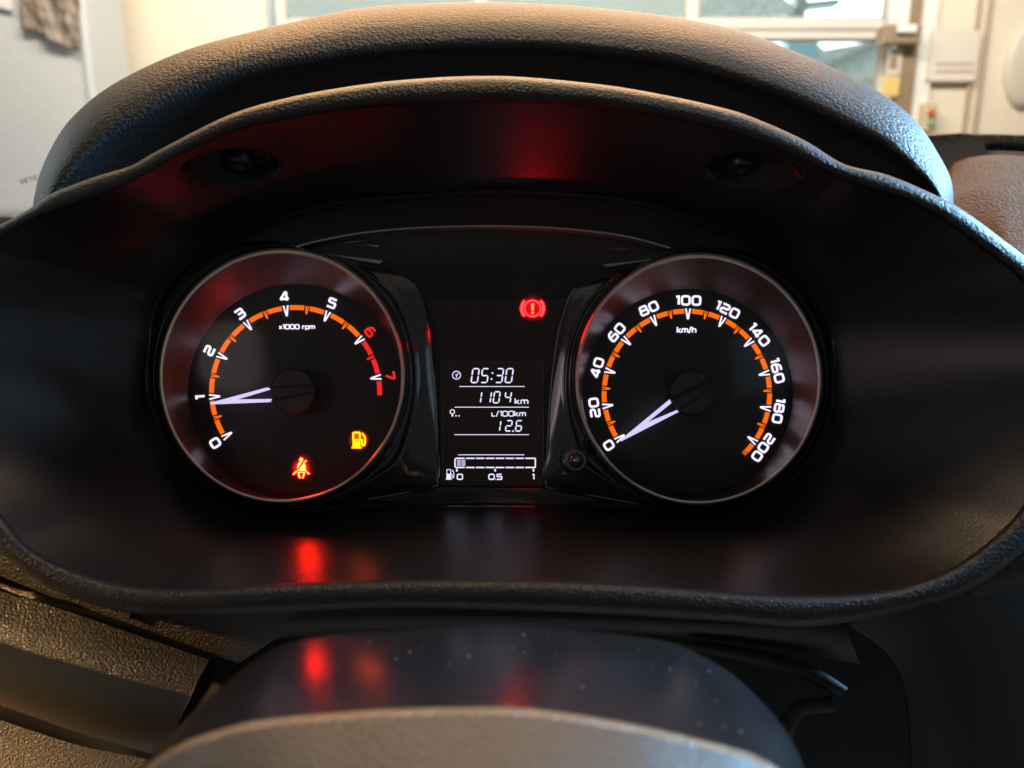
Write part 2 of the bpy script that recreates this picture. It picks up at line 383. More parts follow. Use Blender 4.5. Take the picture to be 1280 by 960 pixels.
# push-button box
bx = thing('switch_box', 'beige wall switch box with red and green buttons', 'switch box', onY(1160, 160, WY))
a0, b0, z0, z1 = wq(1152, 164, 1174, 128, WY - 0.09)
ub('housing', a0, b0, z0, z1, WY - 0.09, WY - 0.002, M['box'], bx, bev=0.006)
for col, yy in ((M['redbtn'], 141), (M['greenbtn'], 153)):
    c = onY(1164.5, yy, WY - 0.1); mbk = MB(); rr = [[Vector((c.x + r_ * math.cos(t), y_, c.z + r_ * math.sin(t))) for t in [2 * PI * q / 16 for q in range(16)]] for r_, y_ in ((0.017, WY - 0.089), (0.017, WY - 0.108), (0.0001, WY - 0.110))]
    vs, fs = grid(rr, True); mbk.add(vs, fs); mbk.build('push_button', col, bx, smooth=False)
c = onY(1283, 82, WY); rr = [[Vector((c.x + r_ * 0.75 * math.cos(t), y_, c.z + r_ * 1.3 * math.sin(t))) for t in [2 * PI * q / 40 for q in range(40)]] for r_, y_ in ((0.16, WY - 0.002), (0.155, WY - 0.03), (0.13, WY - 0.04), (0.0001, WY - 0.042))]
vs, fs = grid(rr, True); mb = MB(); mb.add(vs, fs); o = mb.build('wall_plate', M['plategrey'], smooth=True); o['label'] = 'rounded grey plate on the cream wall at the right edge'; o['category'] = 'plate'

# outdoors beyond the door: bright overcast sky, a pale hall and a parked van
_vs, _fs = grid([[Vector((x, 14 - 9 * math.sin(a * PI / 16) ** 1.5, -1 + 12 * a / 8)) for x in (-16, 16)] for a in range(9)])
sky = obj('sky', _vs, _fs, emat('overcast_sky', (0.80, 0.94, 1.0), 4.0), kind='structure')
hall = thing('pale_hall', 'pale teal building with slanting roof beams outside the glazed door', 'building', (1.5, 9, 0))
hm = mat('hall_teal', (0.62, 0.68, 0.68), 0.5, var=0.3); hd = mat('hall_dark', (0.35, 0.38, 0.38), 0.5)
hx = lambda px, py: onY(px, py, 8.5)
def hpoly(name, pts, m, Y=8.5):
    mb = MB(); a = [onY(x, y, Y) for x, y in pts]; n = len(a); b = [p + Vector((0, 0.2, 0)) for p in a]
    mb.add(a + b, [tuple(range(n)), tuple(range(2 * n - 1, n - 1, -1))] + [(i, (i + 1) % n, (i + 1) % n + n, i + n) for i in range(n)])
    return mb.build(name, m, hall)
hpoly('wall', [(866, -60), (960, -20), (1000, 14), (960, 22), (870, 30), (866, 30)], hm)
hpoly('wall', [(350, -60), (864, -60), (864, 30), (350, 30)], mat('hall_pale', (0.80, 0.80, 0.76), 0.6), 8.7)
hpoly('wall', [(1030, 62), (1110, 48), (1112, 170), (960, 170), (985, 52), (1020, 52)], hm, 8.6)
hpoly('roof_beam', [(1002, -30), (1014, -30), (1006, 24), (992, 24)], hd)
hpoly('gutter', [(1010, 2), (1050, -2), (1050, 5), (1010, 9)], hd)
hpoly('shutter', [(985, 50), (1024, 50), (1012, 90), (985, 80)], mat('hall_shutter', (0.30, 0.52, 0.62), 0.4), 8.4)
hpoly('roof_beam', [(1100, 48), (1112, 54), (1030, 92), (1024, 84)], hd, 8.3)
van = thing('parked_van', 'pale van parked outside behind the glass, low at the right', 'van', onY(1085, 170, 7.0))
v = MB(); pr = [(1052, 112), (1062, 100), (1085, 92), (1112, 92), (1130, 100), (1130, 170), (1050, 170)]
a = [onY(x, y, 6.8) for x, y in pr]; b = [p + Vector((0, 0.8, 0)) for p in a]; n = len(a)
v.add(a + b, [tuple(range(n)), tuple(range(2 * n - 1, n - 1, -1))] + [(i, (i + 1) % n, (i + 1) % n + n, i + n) for i in range(n)])
v.build('body', mat('van_paint', (0.55, 0.50, 0.48), 0.3), van)
v = MB(); a = [onY(x, y, 6.78) for x, y in ((1058, 112), (1066, 104), (1085, 97), (1108, 97), (1108, 112))]; b = [p + Vector((0, 0.015, 0)) for p in a]; n = len(a)
v.add(a + b, [tuple(range(n)), tuple(range(2 * n - 1, n - 1, -1))] + [(i, (i + 1) % n, (i + 1) % n + n, i + n) for i in range(n)])
v.build('window', hd, van)

# ------------------------------------------------------------------ windscreen
ws = thing('windscreen', 'raked windscreen with a dotted black border above the dashboard', 'windscreen', onglass(640, 240))
g0, g1 = GP0 + Vector((0, 0.06, -0.0395)), Vector((0, -0.10, 1.15 + 0.78 * 0.6579))
obj('glass', [(-0.95, g0.y, g0.z), (0.95, g0.y, g0.z), (0.95, g1.y, g1.z), (-0.95, g1.y, g1.z)], [(0, 1, 2, 3)], M['glass'], ws)
topl = spline([(-260, 276), (0, 271), (60, 268), (640, 205), (1150, 170), (1215, 168.5), (1290, 170), (1600, 180)], 90)
botl = spline([(-260, 330), (0, 320), (60, 315), (640, 280), (1150, 225), (1215, 216), (1290, 218), (1600, 235)], 90)
fr = [[onglass(x, y, 0.002) for x, y in topl], [onglass(x, y, 0.002) for x, y in botl], [onglass(x, y, 0.0) - GN * -0.001 for x, y in botl], [onglass(x, y, 0.0) - GN * -0.001 for x, y in topl]]
loft('frit_band', fr + [fr[0]], mat('frit_black', (0.010, 0.010, 0.010), 0.3), ws, smooth=False)
mb = MB()
for r_ in range(3):
    for k in range(70):
        x = -120 + k * 5.2 + (2.6 if r_ % 2 else 0); y = 268.6 - r_ * 3.4 - (x) * 0.03; rad = 1.35 - 0.32 * r_
        if x > 60: continue
        c = [onglass(x + rad * 1.4 * math.cos(t), y + rad * math.sin(t), 0.0025) for t in [2 * PI * q / 8 for q in range(8)]]
        mb.add(c, [tuple(range(8))])
mb.build('frit_dots', mat('frit_dot', (0.012, 0.012, 0.012), 0.4), ws, kind='stuff')
mb = MB()
for k in range(130):
    x = random.uniform(1150, 1300); y = 170 + random.random() ** 1.5 * 22; rad = random.uniform(0.2, 0.75)
    if random.random() < 0.45: y = 171 + random.gauss(0, 0.8)
    c = [onglass(x + rad * math.cos(t), y + rad * math.sin(t), 0.003) for t in [2 * PI * q / 6 for q in range(6)]]
    mb.add(c, [tuple(range(6))])
mb.build('dust_specks', M['dust'], ws, kind='stuff')
mb = MB()
wbp = [(1233, 189.5), (1248, 188), (1300, 191), (1300, 199), (1262, 197), (1246, 193)]
a = [onglass(x, y, 0.006) for x, y in wbp]; b = [onglass(x, y, 0.003) for x, y in wbp]; n = len(a)
mb.add(a + b, [tuple(range(n)), tuple(range(2 * n - 1, n - 1, -1))] + [(i, (i + 1) % n, (i + 1) % n + n, i + n) for i in range(n)])
mb.build('seal_strip', mat('pale_seal', (0.42, 0.34, 0.27), 0.4), ws)

# ------------------------------------------------------------------ stroke lettering
def arcpts(cx, cy, r, a0, a1, n): return [(cx + r * math.cos(R(a0 + (a1 - a0) * i / n)), cy + r * math.sin(R(a0 + (a1 - a0) * i / n))) for i in range(n + 1)]
def fillet(pts, rad, closed=False, n=4):
    out = []; K = len(pts)
    for i in range(K):
        if not closed and i in (0, K - 1): out.append(pts[i]); continue
        p, q, s_ = Vector(pts[i - 1]), Vector(pts[i]), Vector(pts[(i + 1) % K])
        a = (p - q); b = (s_ - q); la, lb = a.length, b.length
        r_ = min(rad, la * 0.5, lb * 0.5)
        if r_ <= 1e-6: out.append(tuple(q)); continue
        A = q + a / la * r_; B = q + b / lb * r_
        for k in range(n + 1):
            t = k / n; out.append(tuple(A * (1 - t) ** 2 + q * 2 * t * (1 - t) + B * t * t))
    return out
def ribbon(pts, hw, closed=False):
    """list of (left, right) 2D points"""
    K = len(pts); L_ = []
    for i in range(K):
        p = Vector(pts[i])
        a = Vector(pts[i - 1]) if (closed or i > 0) else None
        b = Vector(pts[(i + 1) % K]) if (closed or i < K - 1) else None
        d1 = (p - a).normalized() if a is not None and (p - a).length > 1e-9 else None
        d2 = (b - p).normalized() if b is not None and (b - p).length > 1e-9 else None
        if d1 is None: d1 = d2
        if d2 is None: d2 = d1
        n1 = Vector((-d1.y, d1.x)); n2 = Vector((-d2.y, d2.x)); m_ = n1 + n2
        if m_.length < 1e-6: m_ = n1
        m_.normalize(); s_ = hw / max(0.35, m_.dot(n1))
        L_.append((tuple(p + m_ * s_), tuple(p - m_ * s_)))
    return L_
def stroke_to(mb, pts, hw, fn, closed=False, t=0.00025):
    """fn maps 2D -> world point; t = thickness towards the dial"""
    lr = ribbon(pts, hw, closed); back = ray(640, 480) * t; vs = []
    for l, r_ in lr: a, b = fn(*l), fn(*r_); vs += [a, b, b + back, a + back]
    n = len(lr); fs = []
    for i in range(n if closed else n - 1):
        p = i * 4; q = ((i + 1) % n) * 4
        fs += [(p, p + 1, q + 1, q), (p + 1, p + 2, q + 2, q + 1), (p + 3, p, q, q + 3)]
    if not closed: fs += [(0, 3, 2, 1), ((n - 1) * 4, (n - 1) * 4 + 1, (n - 1) * 4 + 2, (n - 1) * 4 + 3)]
    mb.add(vs, fs)
# glyphs in a box of height 1: (width, [(points, closed, fillet)])
G = {
 '0': (0.92, [([(0, 0), (0.92, 0), (0.92, 1), (0, 1)], True, 0.3)]),
 '1': (0.34, [([(0.0, 0.93), (0.32, 0.96), (0.32, 0)], False, 0.0)]),
 '2': (0.88, [([(0, 1), (0.88, 1), (0.88, 0.52), (0.0, 0.48), (0.0, 0), (0.9, 0)], False, 0.22)]),
 '3': (0.86, [([(0, 1), (0.86, 1), (0.86, 0.52), (0.2, 0.52)], False, 0.2), ([(0.6, 0.52), (0.88, 0.52), (0.88, 0), (0, 0)], False, 0.2)]),
 '4': (0.9, [([(0.68, 0), (0.68, 1), (0.55, 1), (0.0, 0.30), (0.0, 0.24), (0.92, 0.24)], False, 0.04)]),
 '5': (0.86, [([(0.84, 1), (0.04, 1), (0.04, 0.56), (0.86, 0.56), (0.86, 0), (0, 0)], False, 0.16)]),
 '6': (0.88, [([(0.80, 1), (0.25, 1), (0.0, 0.62), (0.0, 0), (0.88, 0), (0.88, 0.54), (0.04, 0.54)], False, 0.2)]),
 '7': (0.82, [([(0, 1), (0.85, 1), (0.85, 0.85), (0.38, 0)], False, 0.08)]),
 '8': (0.9, [([(0.05, 0.53), (0.05, 1), (0.85, 1), (0.85, 0.53)], True, 0.2), ([(0, 0), (0.9, 0), (0.9, 0.53), (0, 0.53)], True, 0.22)]),
 'k': (0.7, [([(0, 0), (0, 1.05)], False, 0), ([(0.66, 0.70), (0.1, 0.38), (0.7, 0)], False, 0)]),
 'm': (1.15, [([(0, 0), (0, 0.70), (1.15, 0.70), (1.15, 0)], False, 0.2), ([(0.575, 0.68), (0.575, 0)], False, 0)]),
 'h': (0.7, [([(0, 0), (0, 1.05)], False, 0), ([(0.02, 0.68), (0.7, 0.68), (0.7, 0)], False, 0.2)]),
 'r': (0.45, [([(0, 0), (0, 0.70), (0.48, 0.70)], False, 0.2)]),
 'p': (0.75, [([(0, -0.3), (0, 0.70), (0.75, 0.70), (0.75, 0), (0.04, 0)], False, 0.2)]),
 'x': (0.62, [([(0, 0.68), (0.62, 0)], False, 0), ([(0.62, 0.68), (0, 0)], False, 0)]),
 '/': (0.45, [([(0, -0.12), (0.45, 1.08)], False, 0)]),
 'L': (0.6, [([(0, 0.72), (0, 0.0), (0.62, 0.0)], False, 0.1)]),
 '.': (0.08, [([(0, 0.0), (0.1, 0.0)], False, 0)]),
 'E': (0.6, [([(0.6, 1), (0, 1), (0, 0), (0.6, 0)], False, 0), ([(0, 0.5), (0.5, 0.5)], False, 0)]),
 'T': (0.7, [([(0, 1), (0.7, 1)], False, 0), ([(0.35, 1), (0.35, 0)], False, 0)]),
 'O': (0.8, [([(0, 0), (0.8, 0), (0.8, 1), (0, 1)], True, 0.35)]),
 ' ': (0.3, []),
}
def text_mesh(txt, cx, cy, h, ang, hw, fn2, gap=0.34, sx=1.0, t=0.00025):
    """centre (cx,cy) in photo px, cap height h px, ang = clockwise screen rotation in degrees"""
    W = sum(G[c][0] for c in txt) * sx + gap * (len(txt) - 1)
    mb = MB(); x0 = -W / 2; ca, sa = math.cos(R(ang)), math.sin(R(ang))
    for c in txt:
        wd, strokes = G[c]
        for pts, closed, fl_ in strokes:
            q = [((x0 + x * sx) * h, (y - 0.5) * h) for x, y in pts]
            if fl_: q = fillet(q, fl_ * h, closed)
            def f(u, v): return fn2(cx + u * ca + v * sa, cy + u * sa - v * ca)
            stroke_to(mb, q, hw, f, closed, t)
        x0 += wd * sx + gap
    return mb
mk = text_mesh('EETO', 36, 224.5, 4.6, -17, 0.55, lambda x, y: onglass(x, y, 0.003), gap=0.5, t=0.0)
mk.build('maker_mark', mat('print_grey', (0.12, 0.12, 0.12), 0.6), ws)

# ------------------------------------------------------------------ dashboard
dash = thing('dashboard', 'dark grained car dashboard with a rounded hood over the instruments', 'dashboard', P(640, 900, 0.36))
def dl_(row, n=150, dz=0.0): return [P(x, y, d + dz) for x, y, d in row]
def arch(pts, d0, k, n=170):
    return [P(x, y, d0 + k * abs((x - 620) / 600) ** 2.2) for x, y in spline(pts, n)]
sil = [(40, 300), (41, 262), (42, 250), (50, 216), (66, 181), (87, 150), (125, 116), (175, 87), (234, 62), (297, 44), (400, 20), (461, 9), (540, 4), (607, 3), (680, 5), (746, 10), (820, 18), (900, 32), (942, 44), (1005, 69), (1067, 97), (1114, 125), (1149, 156), (1174, 194), (1189, 225), (1192, 256), (1192, 300)]
low = [(58, 320), (62, 262), (70, 240), (84, 218), (103, 194), (126, 174), (156, 156), (187, 138), (219, 122), (281, 97), (340, 82), (400, 72), (450, 65), (540, 58), (624, 56), (690, 58), (746, 63), (830, 73), (880, 86), (974, 116), (1036, 144), (1099, 175), (1130, 198), (1146, 212), (1165, 232), (1177, 258), (1180, 300)]
NH = 170
S_, L2 = spline(sil, NH), spline(low, NH)
def hoodrow(t, d, k=-0.03):
    return [P(a[0] + (b[0] - a[0]) * t, a[1] + (b[1] - a[1]) * t, d + k * abs((a[0] - 620) / 600) ** 2) for a, b in zip(S_, L2)]
rows = []
for i in range(9):                                   # rounded front of the hood: quarter roll from the crest to the underside
    a = i / 8 * PI / 2
    rows.append(hoodrow(1 - math.cos(a), 0.372 - 0.040 * math.sin(a)))
under = [(70, 330), (82, 275), (98, 245), (120, 222), (160, 190), (187, 172), (234, 148), (281, 124), (328, 108), (400, 96), (502, 80), (624, 76), (746, 84), (827, 97), (900, 112), (942, 128), (1005, 155), (1055, 185), (1108, 204), (1140, 228), (1160, 250), (1168, 275), (1170, 320)]
U_ = spline(under, NH)
rows.append([P(a[0] + (b[0] - a[0]) * .25, a[1] + (b[1] - a[1]) * .25, 0.3335 - 0.03 * abs((a[0] - 620) / 600) ** 2) for a, b in zip(L2, U_)])
rows.append([P(a[0], a[1], 0.355 - 0.03 * abs((a[0] - 620) / 600) ** 2) for a in U_])
rows.append([P(a[0], a[1] + 60, 0.362 - 0.03 * abs((a[0] - 620) / 600) ** 2) for a in U_])
back = []
for i in range(1, 6):                                # the hood falls away behind its crest
    t = i / 5
    back.append([P(a[0], a[1], 0.372 - 0.03 * abs((a[0] - 620) / 600) ** 2) + (ray(640, 480) * (0.14 * t) + Vector((0, 0, -0.16 * t * t))) for a in S_])
loft('hood', back[::-1] + rows, M['pad'], dash)
# dash top
def trow(pts): return [P(x, y, d) for x, y, d in spline(pts, 120)]
top_rows = [trow([(-500, 330, .66), (0, 300, .66), (640, 270, .66), (1150, 235, .60), (1215, 208, .585), (1280, 206, .585), (1800, 230, .6)]),
            trow([(-500, 322, .63), (0, 286, .64), (640, 260, .64), (1130, 222, .575), (1184, 206, .56), (1215, 196, .55), (1245, 193.5, .55), (1290, 196, .55), (1800, 230, .58)]),
            trow([(-500, 340, .57), (0, 300, .58), (640, 270, .58), (1130, 232, .53), (1184, 212, .52), (1215, 202, .515), (1245, 200, .51), (1290, 203, .51), (1800, 240, .55)]),
            trow([(-500, 380, .46), (0, 350, .46), (640, 300, .48), (1150, 250, .46), (1290, 240, .45), (1800, 290, .46)]),
            trow([(-500, 460, .37), (0, 440, .36), (640, 330, .40), (1200, 370, .38), (1290, 330, .37), (1800, 380, .37)]),
            trow([(-500, 700, .33), (0, 560, .33), (640, 360, .42), (1280, 560, .33), (1800, 600, .33)]),
            trow([(-500, 1100, .325), (0, 1100, .325), (640, 1100, .42), (1280, 1100, .325), (1800, 1100, .325)])]
fine = []
for a, b in zip(top_rows[:-1], top_rows[1:]): fine += blend_rows(a, b, 5)
loft('dash_top', fine + [top_rows[-1]], M['padtop'], dash)

# lower left trim
def strip(name, rows_, m, parent=dash, n=60, **k):
    return loft(name, [[P(x, y, d) for x, y, d in spline(r_, n)] for r_ in rows_], m, parent, **k)
strip('knee_panel', [[(-200, 560, .262), (0, 640, .262), (150, 730, .264), (270, 745, .266), (420, 750, .27)],
                     [(-200, 640, .262), (0, 724, .262), (150, 775, .263), (262, 816, .264), (300, 828, .266)],
                     [(-200, 641, .275), (0, 725, .275), (150, 776, .275), (262, 817, .276), (300, 829, .278)]], M['trim'])
plate('panel_notch', [(152, 763), (163, 766), (161, 776), (157, 775)], 0.2605, 0.012, M['gap'], dash)
strip('gap_backing', [[(-200, 600, .292), (0, 690, .292), (270, 790, .292)], [(-200, 760, .292), (0, 800, .292), (270, 860, .292)]], M['gap'])
strip('panel_gap', [[(-200, 640, .2622), (0, 723.5, .2622), (150, 774.5, .2632), (262, 815.5, .2642), (272, 819, .2645)], [(-200, 656, .2560), (0, 739, .2560), (60, 757, .2560), (262, 825.5, .2580), (272, 829, .2585)]], M['gap'])
strip('panel_gap', [[(-200, 813, .2625), (0, 882, .2635), (120, 923, .2645), (203, 946, .2655)], [(-200, 834, .2512), (0, 902, .2512), (100, 934, .2512), (180, 951, .2512), (242, 970, .2512)]], M['gap'])
strip('trim_highlight', [[(-200, 642, .2585), (0, 728, .2585), (40, 740, .2585), (57, 749, .259)], [(-200, 645, .2565), (0, 730.5, .2565), (40, 743, .2565), (57, 750.5, .258)], [(-200, 649, .2562), (0, 734, .2562), (40, 747, .2562), (57, 752, .258)], [(-200, 652, .2580), (0, 737, .2580), (40, 750, .2580), (57, 753, .259)]], M['roll'])  # thin strip added as a gold highlight, painted into its colour
strip('trim_ledge', [                     [(-200, 655, .2545), (0, 738, .2545), (60, 756, .2545), (262, 825, .257)],
                     [(-200, 690, .247), (0, 770, .247), (120, 808, .248), (250, 846, .252)],
                     [(-200, 722, .242), (0, 798, .242), (120, 834, .244), (240, 866, .248)],
                     [(-200, 728, .2425), (0, 803, .2425), (120, 839, .2445), (238, 870, .2485)]], M['trim'])
strip('trim_recess', [[(-200, 728, .2425), (0, 803, .2425), (120, 839, .2445), (238, 870, .2485)],
                      [(-200, 770, .250), (0, 842, .251), (120, 880, .253), (222, 905, .257)],
                      [(-200, 815, .264), (0, 884, .265), (120, 925, .266), (200, 945, .268)],
                      [(-200, 820, .280), (0, 890, .280), (120, 930, .280), (200, 950, .280)]], M['lower'])
strip('lower_panel', [                      [(-200, 832, .250), (0, 900, .250), (100, 932, .250), (178, 948, .250), (240, 968, .250)],
                      [(-200, 1100, .268), (0, 1100, .268), (178, 1100, .268), (240, 1100, .268)]], M['trim'])
plate('trim_end', [(262, 816), (276, 822), (262, 860), (238, 905), (205, 955), (192, 950), (222, 905), (240, 868)], 0.266, 0.02, M['gloss'], dash)
# right lower panels
strip('side_panel', [[(1062, 783, .268), (1110, 820, .268), (1132, 880, .268), (1138, 1000, .268)],
                     [(1064, 781, .262), (1114, 818, .262), (1136, 880, .262), (1142, 1000, .262)],
                     [(1120, 740, .262), (1190, 790, .26), (1220, 880, .258), (1230, 1000, .256)],
                     [(1280, 640, .262), (1330, 760, .26), (1340, 880, .258), (1340, 1000, .256)],
                     [(1420, 560, .27), (1440, 700, .27), (1440, 880, .27), (1440, 1000, .27)]], M['lower'])
plate('panel_seam', [(1062, 772), (1070, 774), (1062, 785), (1056, 782)], 0.2615, 0.01, M['gap'], dash)
strip('armrest_bolster', [[(1195, 722, .2575), (1240, 700, .2575), (1300, 660, .2575), (1400, 560, .2575)],
                          [(1205, 735, .254), (1250, 715, .253), (1310, 690, .253), (1420, 600, .253)],
                          [(1225, 748, .2585), (1260, 737, .2585), (1320, 722, .2585), (1430, 660, .2585)]], M['pad'])
strip('column_collar', [[(340, 740, .272), (640, 745, .272), (1000, 750, .272), (1075, 770, .272)],
                        [(330, 778, .268), (480, 770, .266), (700, 772, .266), (900, 781, .266), (1060, 792, .268)],
                        [(320, 800, .285), (480, 790, .285), (700, 790, .285), (900, 800, .285), (1075, 830, .285)]], M['lower'])
strip('column_well', [[(150, 700, .30), (1250, 700, .30)], [(150, 1100, .30), (1250, 1100, .30)]], M['gap'])
strip('well_rib', [[(868, 800, .28), (960, 815, .279), (1020, 835, .278), (1060, 860, .277)], [(866, 806, .277), (950, 822, .276), (1010, 842, .275), (1056, 866, .274)], [(860, 812, .285), (940, 830, .285), (1000, 850, .285), (1048, 872, .285)]], M['gap'])
strip('well_rib', [[(975, 925, .28), (990, 880, .279), (1040, 870, .278)], [(965, 935, .277), (983, 886, .276), (1040, 880, .275)], [(985, 960, .285), (1000, 900, .285), (1045, 890, .285)]], M['gap'])

# ------------------------------------------------------------------ bezel (lip + deep shell)
bez = thing('cluster_bezel', 'oval black bezel framing the instruments, with a deep satin shell', 'bezel', P(640, 770, 0.26))
inner = [(-95, 470), (-80, 390), (-40, 325), (0, 298), (47, 272), (103, 252), (156, 232), (187, 215), (219, 197), (265, 175), (312, 159), (400, 142), (480, 133), (560, 129), (640, 128), (725, 132), (827, 146), (900, 163), (974, 188), (1036, 216), (1067, 230), (1130, 250), (1177, 275), (1215, 303), (1280, 355), (1330, 430), (1340, 500), (1318, 570), (1280, 630), (1250, 664), (1194, 707), (1119, 735), (1025, 744), (912, 739), (800, 730), (640, 724), (480, 725), (337, 730), (262, 735), (169, 733), (94, 714), (37, 684), (0, 640), (-60, 570)]
outer = [(-150, 470), (-120, 370), (-60, 310), (0, 281), (40, 259), (62, 243), (116, 222), (162, 208), (187, 194), (234, 169), (281, 146), (328, 130), (400, 114), (502, 100), (624, 95), (746, 105), (827, 118), (900, 134), (942, 147), (1005, 175), (1055, 205), (1108, 218), (1161, 240), (1200, 260), (1252, 298), (1310, 345), (1375, 420), (1390, 500), (1372, 590), (1325, 650), (1280, 690), (1212, 739), (1137, 762), (1062, 778), (987, 784), (912, 777), (800, 770), (640, 763), (480, 760), (337, 766), (210, 770), (131, 760), (56, 731), (0, 690), (-90, 610)]
CX, CY, NT = 620, 455, 420
inn = polar(spline(inner, 900, True), CX, CY, NT); out_ = polar(spline(outer, 900, True), CX, CY, NT)
def dplane(y): return 0.272 - (y - 130) / 620 * 0.032
clus = [(183, 470), (186, 430), (190, 395), (200.6, 367), (219.5, 343), (240, 321), (257, 307), (276, 297.6), (300, 286), (326, 275), (360, 264), (400, 254), (450, 246), (560, 238), (640, 236), (740, 241), (820, 253), (894, 279), (929, 292), (966, 313), (991, 336), (1015, 363), (1032, 394), (1040, 418), (1043, 460), (1040, 510), (1025, 555), (1000, 590), (970, 615), (930, 632), (880, 640), (800, 640), (700, 635), (615, 633), (520, 634), (430, 640), (340, 641), (300, 632), (268, 615), (240, 592), (215, 565), (196, 530), (186, 500)]
clu = polar(spline(clus, 900, True), CX, CY, NT)
def mix(a, b, t): return [(p[0] + (q[0] - p[0]) * t, p[1] + (q[1] - p[1]) * t) for p, q in zip(a, b)]
lip = []
for t, dz in ((0.0, 0.0060), (0.04, 0.0030), (0.12, 0.0010), (0.30, 0.0), (0.55, 0.0), (0.75, 0.0004), (0.88, 0.0016), (0.96, 0.0045), (1.0, 0.012), (0.99, 0.035)):
    # the edge is crowned next to the opening and falls away outward
    lip.append([P(x, y, dplane(y) + dz) for x, y in mix(inn, out_, t)])
loft('lip', lip, M['lip'], bez, closed=True)
# shell with two screw pockets pressed into its ceiling
ER = 26; rows = []
A = [P(x, y, dplane(y) + 0.0062) for x, y in inn]; B = [P(x, y, 0.3145) for x, y in clu]
cax = P(CX, CY, 0.30)
pock = [((290, 211), 54, 20), ((942, 215), 51, 20)]
for i in range(ER * 3 + 1):
    t = i / (ER * 3)
    row = []
    for k, (p, q) in enumerate(zip(A, B)):
        v = p.lerp(q, t)
        # slight outward bulge so that the wall is curved, as moulded
        c = MW.inverted() @ v; px, py = 640 + c.x / -c.z * F, 480 - c.y / -c.z * F
        rad = (v - cax); rad = (rad - rad.dot(ray(640, 480).normalized()) * ray(640, 480).normalized()).normalized()
        v = v + rad * 0.0007 * math.sin(PI * t)
        for (ex, ey), ax, ay in pock:
            r_ = math.hypot((px - ex) / ax, (py - ey) / ay)
            if r_ < 1.15:
                s_ = min(1, max(0, (1.12 - r_) / 0.22)); s_ = s_ * s_ * (3 - 2 * s_)
                v = v + Vector((0, 0.0045, 0.006)) * s_
        row.append(v)
    rows.append(row)
shell = loft('shell', rows, M['tunnel'], bez, closed=True)
shell.data.materials.append(mat('pocket_matte', (0.008, 0.008, 0.008), 0.7))
for p in shell.data.polygons:
    c = MW.inverted() @ (p.center + shell.location + bez.location); px, py = 640 + c.x / -c.z * F, 480 - c.y / -c.z * F
    for (ex, ey), ax, ay in pock:
        if math.hypot((px - ex) / ax, (py - ey - 2) / (ay + 3)) < 1.0: p.material_index = 1
for cx, cy in ((300, 206), (927, 210)):
    base = P(cx, cy, 0.2920)
    ax = Vector((0, -0.45, -0.89)).normalized(); u = Vector((1, 0, 0)); v_ = ax.cross(u).normalized()
    prof = [(0.0052, 0.004), (0.0052, 0.0), (0.0046, -0.0007), (0.0030, -0.0010), (0.0024, 0.0006), (0.0001, 0.0006)]
    rr = [[base + u * r_ * math.cos(t) + v_ * r_ * math.sin(t) - ax * h for t in [2 * PI * q / 28 for q in range(28)]] for r_, h in prof]
    loft('mounting_screw', rr, M['screw'], bez, closed=True)

# ------------------------------------------------------------------ steering column shroud
sh = thing('column_shroud', 'dark plastic steering column shroud with a front face coloured pale for the light, below the bezel', 'column shroud', P(620, 1000, 0.2))
topb = [(150, 1010, .165), (200, 936, .175), (235, 897, .182), (290, 847, .192), (329, 818, .198), (372, 800, .202), (419, 792, .205), (489, 788, .206), (560, 782, .207), (640, 780, .207), (718, 786, .206), (796, 796, .204), (843, 804, .202), (874, 818, .199), (913, 841, .195), (952, 877, .188), (984, 916, .18), (1005, 958, .172), (1030, 1020, .164)]
edge = [(130, 1040, .150), (175, 968, .148), (205, 942, .147), (239, 924, .146), (305, 904, .1455), (364, 896, .145), (434, 890, .145), (493, 886, .145), (590, 884, .145), (640, 884, .145), (700, 890, .145), (796, 906, .145), (874, 924, .146), (933, 940, .147), (976, 962, .148), (1000, 985, .149), (1030, 1040, .15)]
NS = 140
tb, ed = spline(topb, NS), spline(edge, NS)
rows = [[P(x, y + 30, d + .012) for x, y, d in tb], [P(x, y + 6, d + .003) for x, y, d in tb]]
for i in range(0, 13):
    t = i / 12; ro = []
    for k in range(NS):
        a, b = tb[k], ed[k]; pa, pb = P(*a), P(*b); v = pa.lerp(pb, t)
        v += Vector((0, 0, 0.0012)) * math.sin(PI * t)
        ro.append(v)
    rows.append(ro)
loft('upper_cover', rows, M['shroud'], sh)
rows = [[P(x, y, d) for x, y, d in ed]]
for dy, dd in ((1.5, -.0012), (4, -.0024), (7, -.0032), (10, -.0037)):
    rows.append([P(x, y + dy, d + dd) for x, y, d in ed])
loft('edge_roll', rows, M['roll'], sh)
rows = rows[-1:]
for dy, dd in ((60, -.012), (140, -.022)):
    rows.append([P(x, y + dy, d + dd) for x, y, d in ed])
loft('front_face', rows, M['shroudface'], sh)
mb = MB()
for k in range(26):
    i = random.randint(50, NS - 12); t = random.uniform(0.15, 0.9)
    a, b = tb[i], ed[i]; c = P(*a).lerp(P(*b), t) + Vector((0, 0, 0.0012 * math.sin(PI * t) + 0.00025)); r_ = random.uniform(0.00008, 0.00024)
    mb.add([c + Vector((r_ * math.cos(q), 0.8 * r_ * math.sin(q), 0)) for q in [2 * PI * j / 7 for j in range(7)]] + [c + Vector((0, 0, r_ * 0.6))], [(j, (j + 1) % 7, 7) for j in range(7)])
mb.build('dust_specks', M['dust'], sh, kind='stuff')

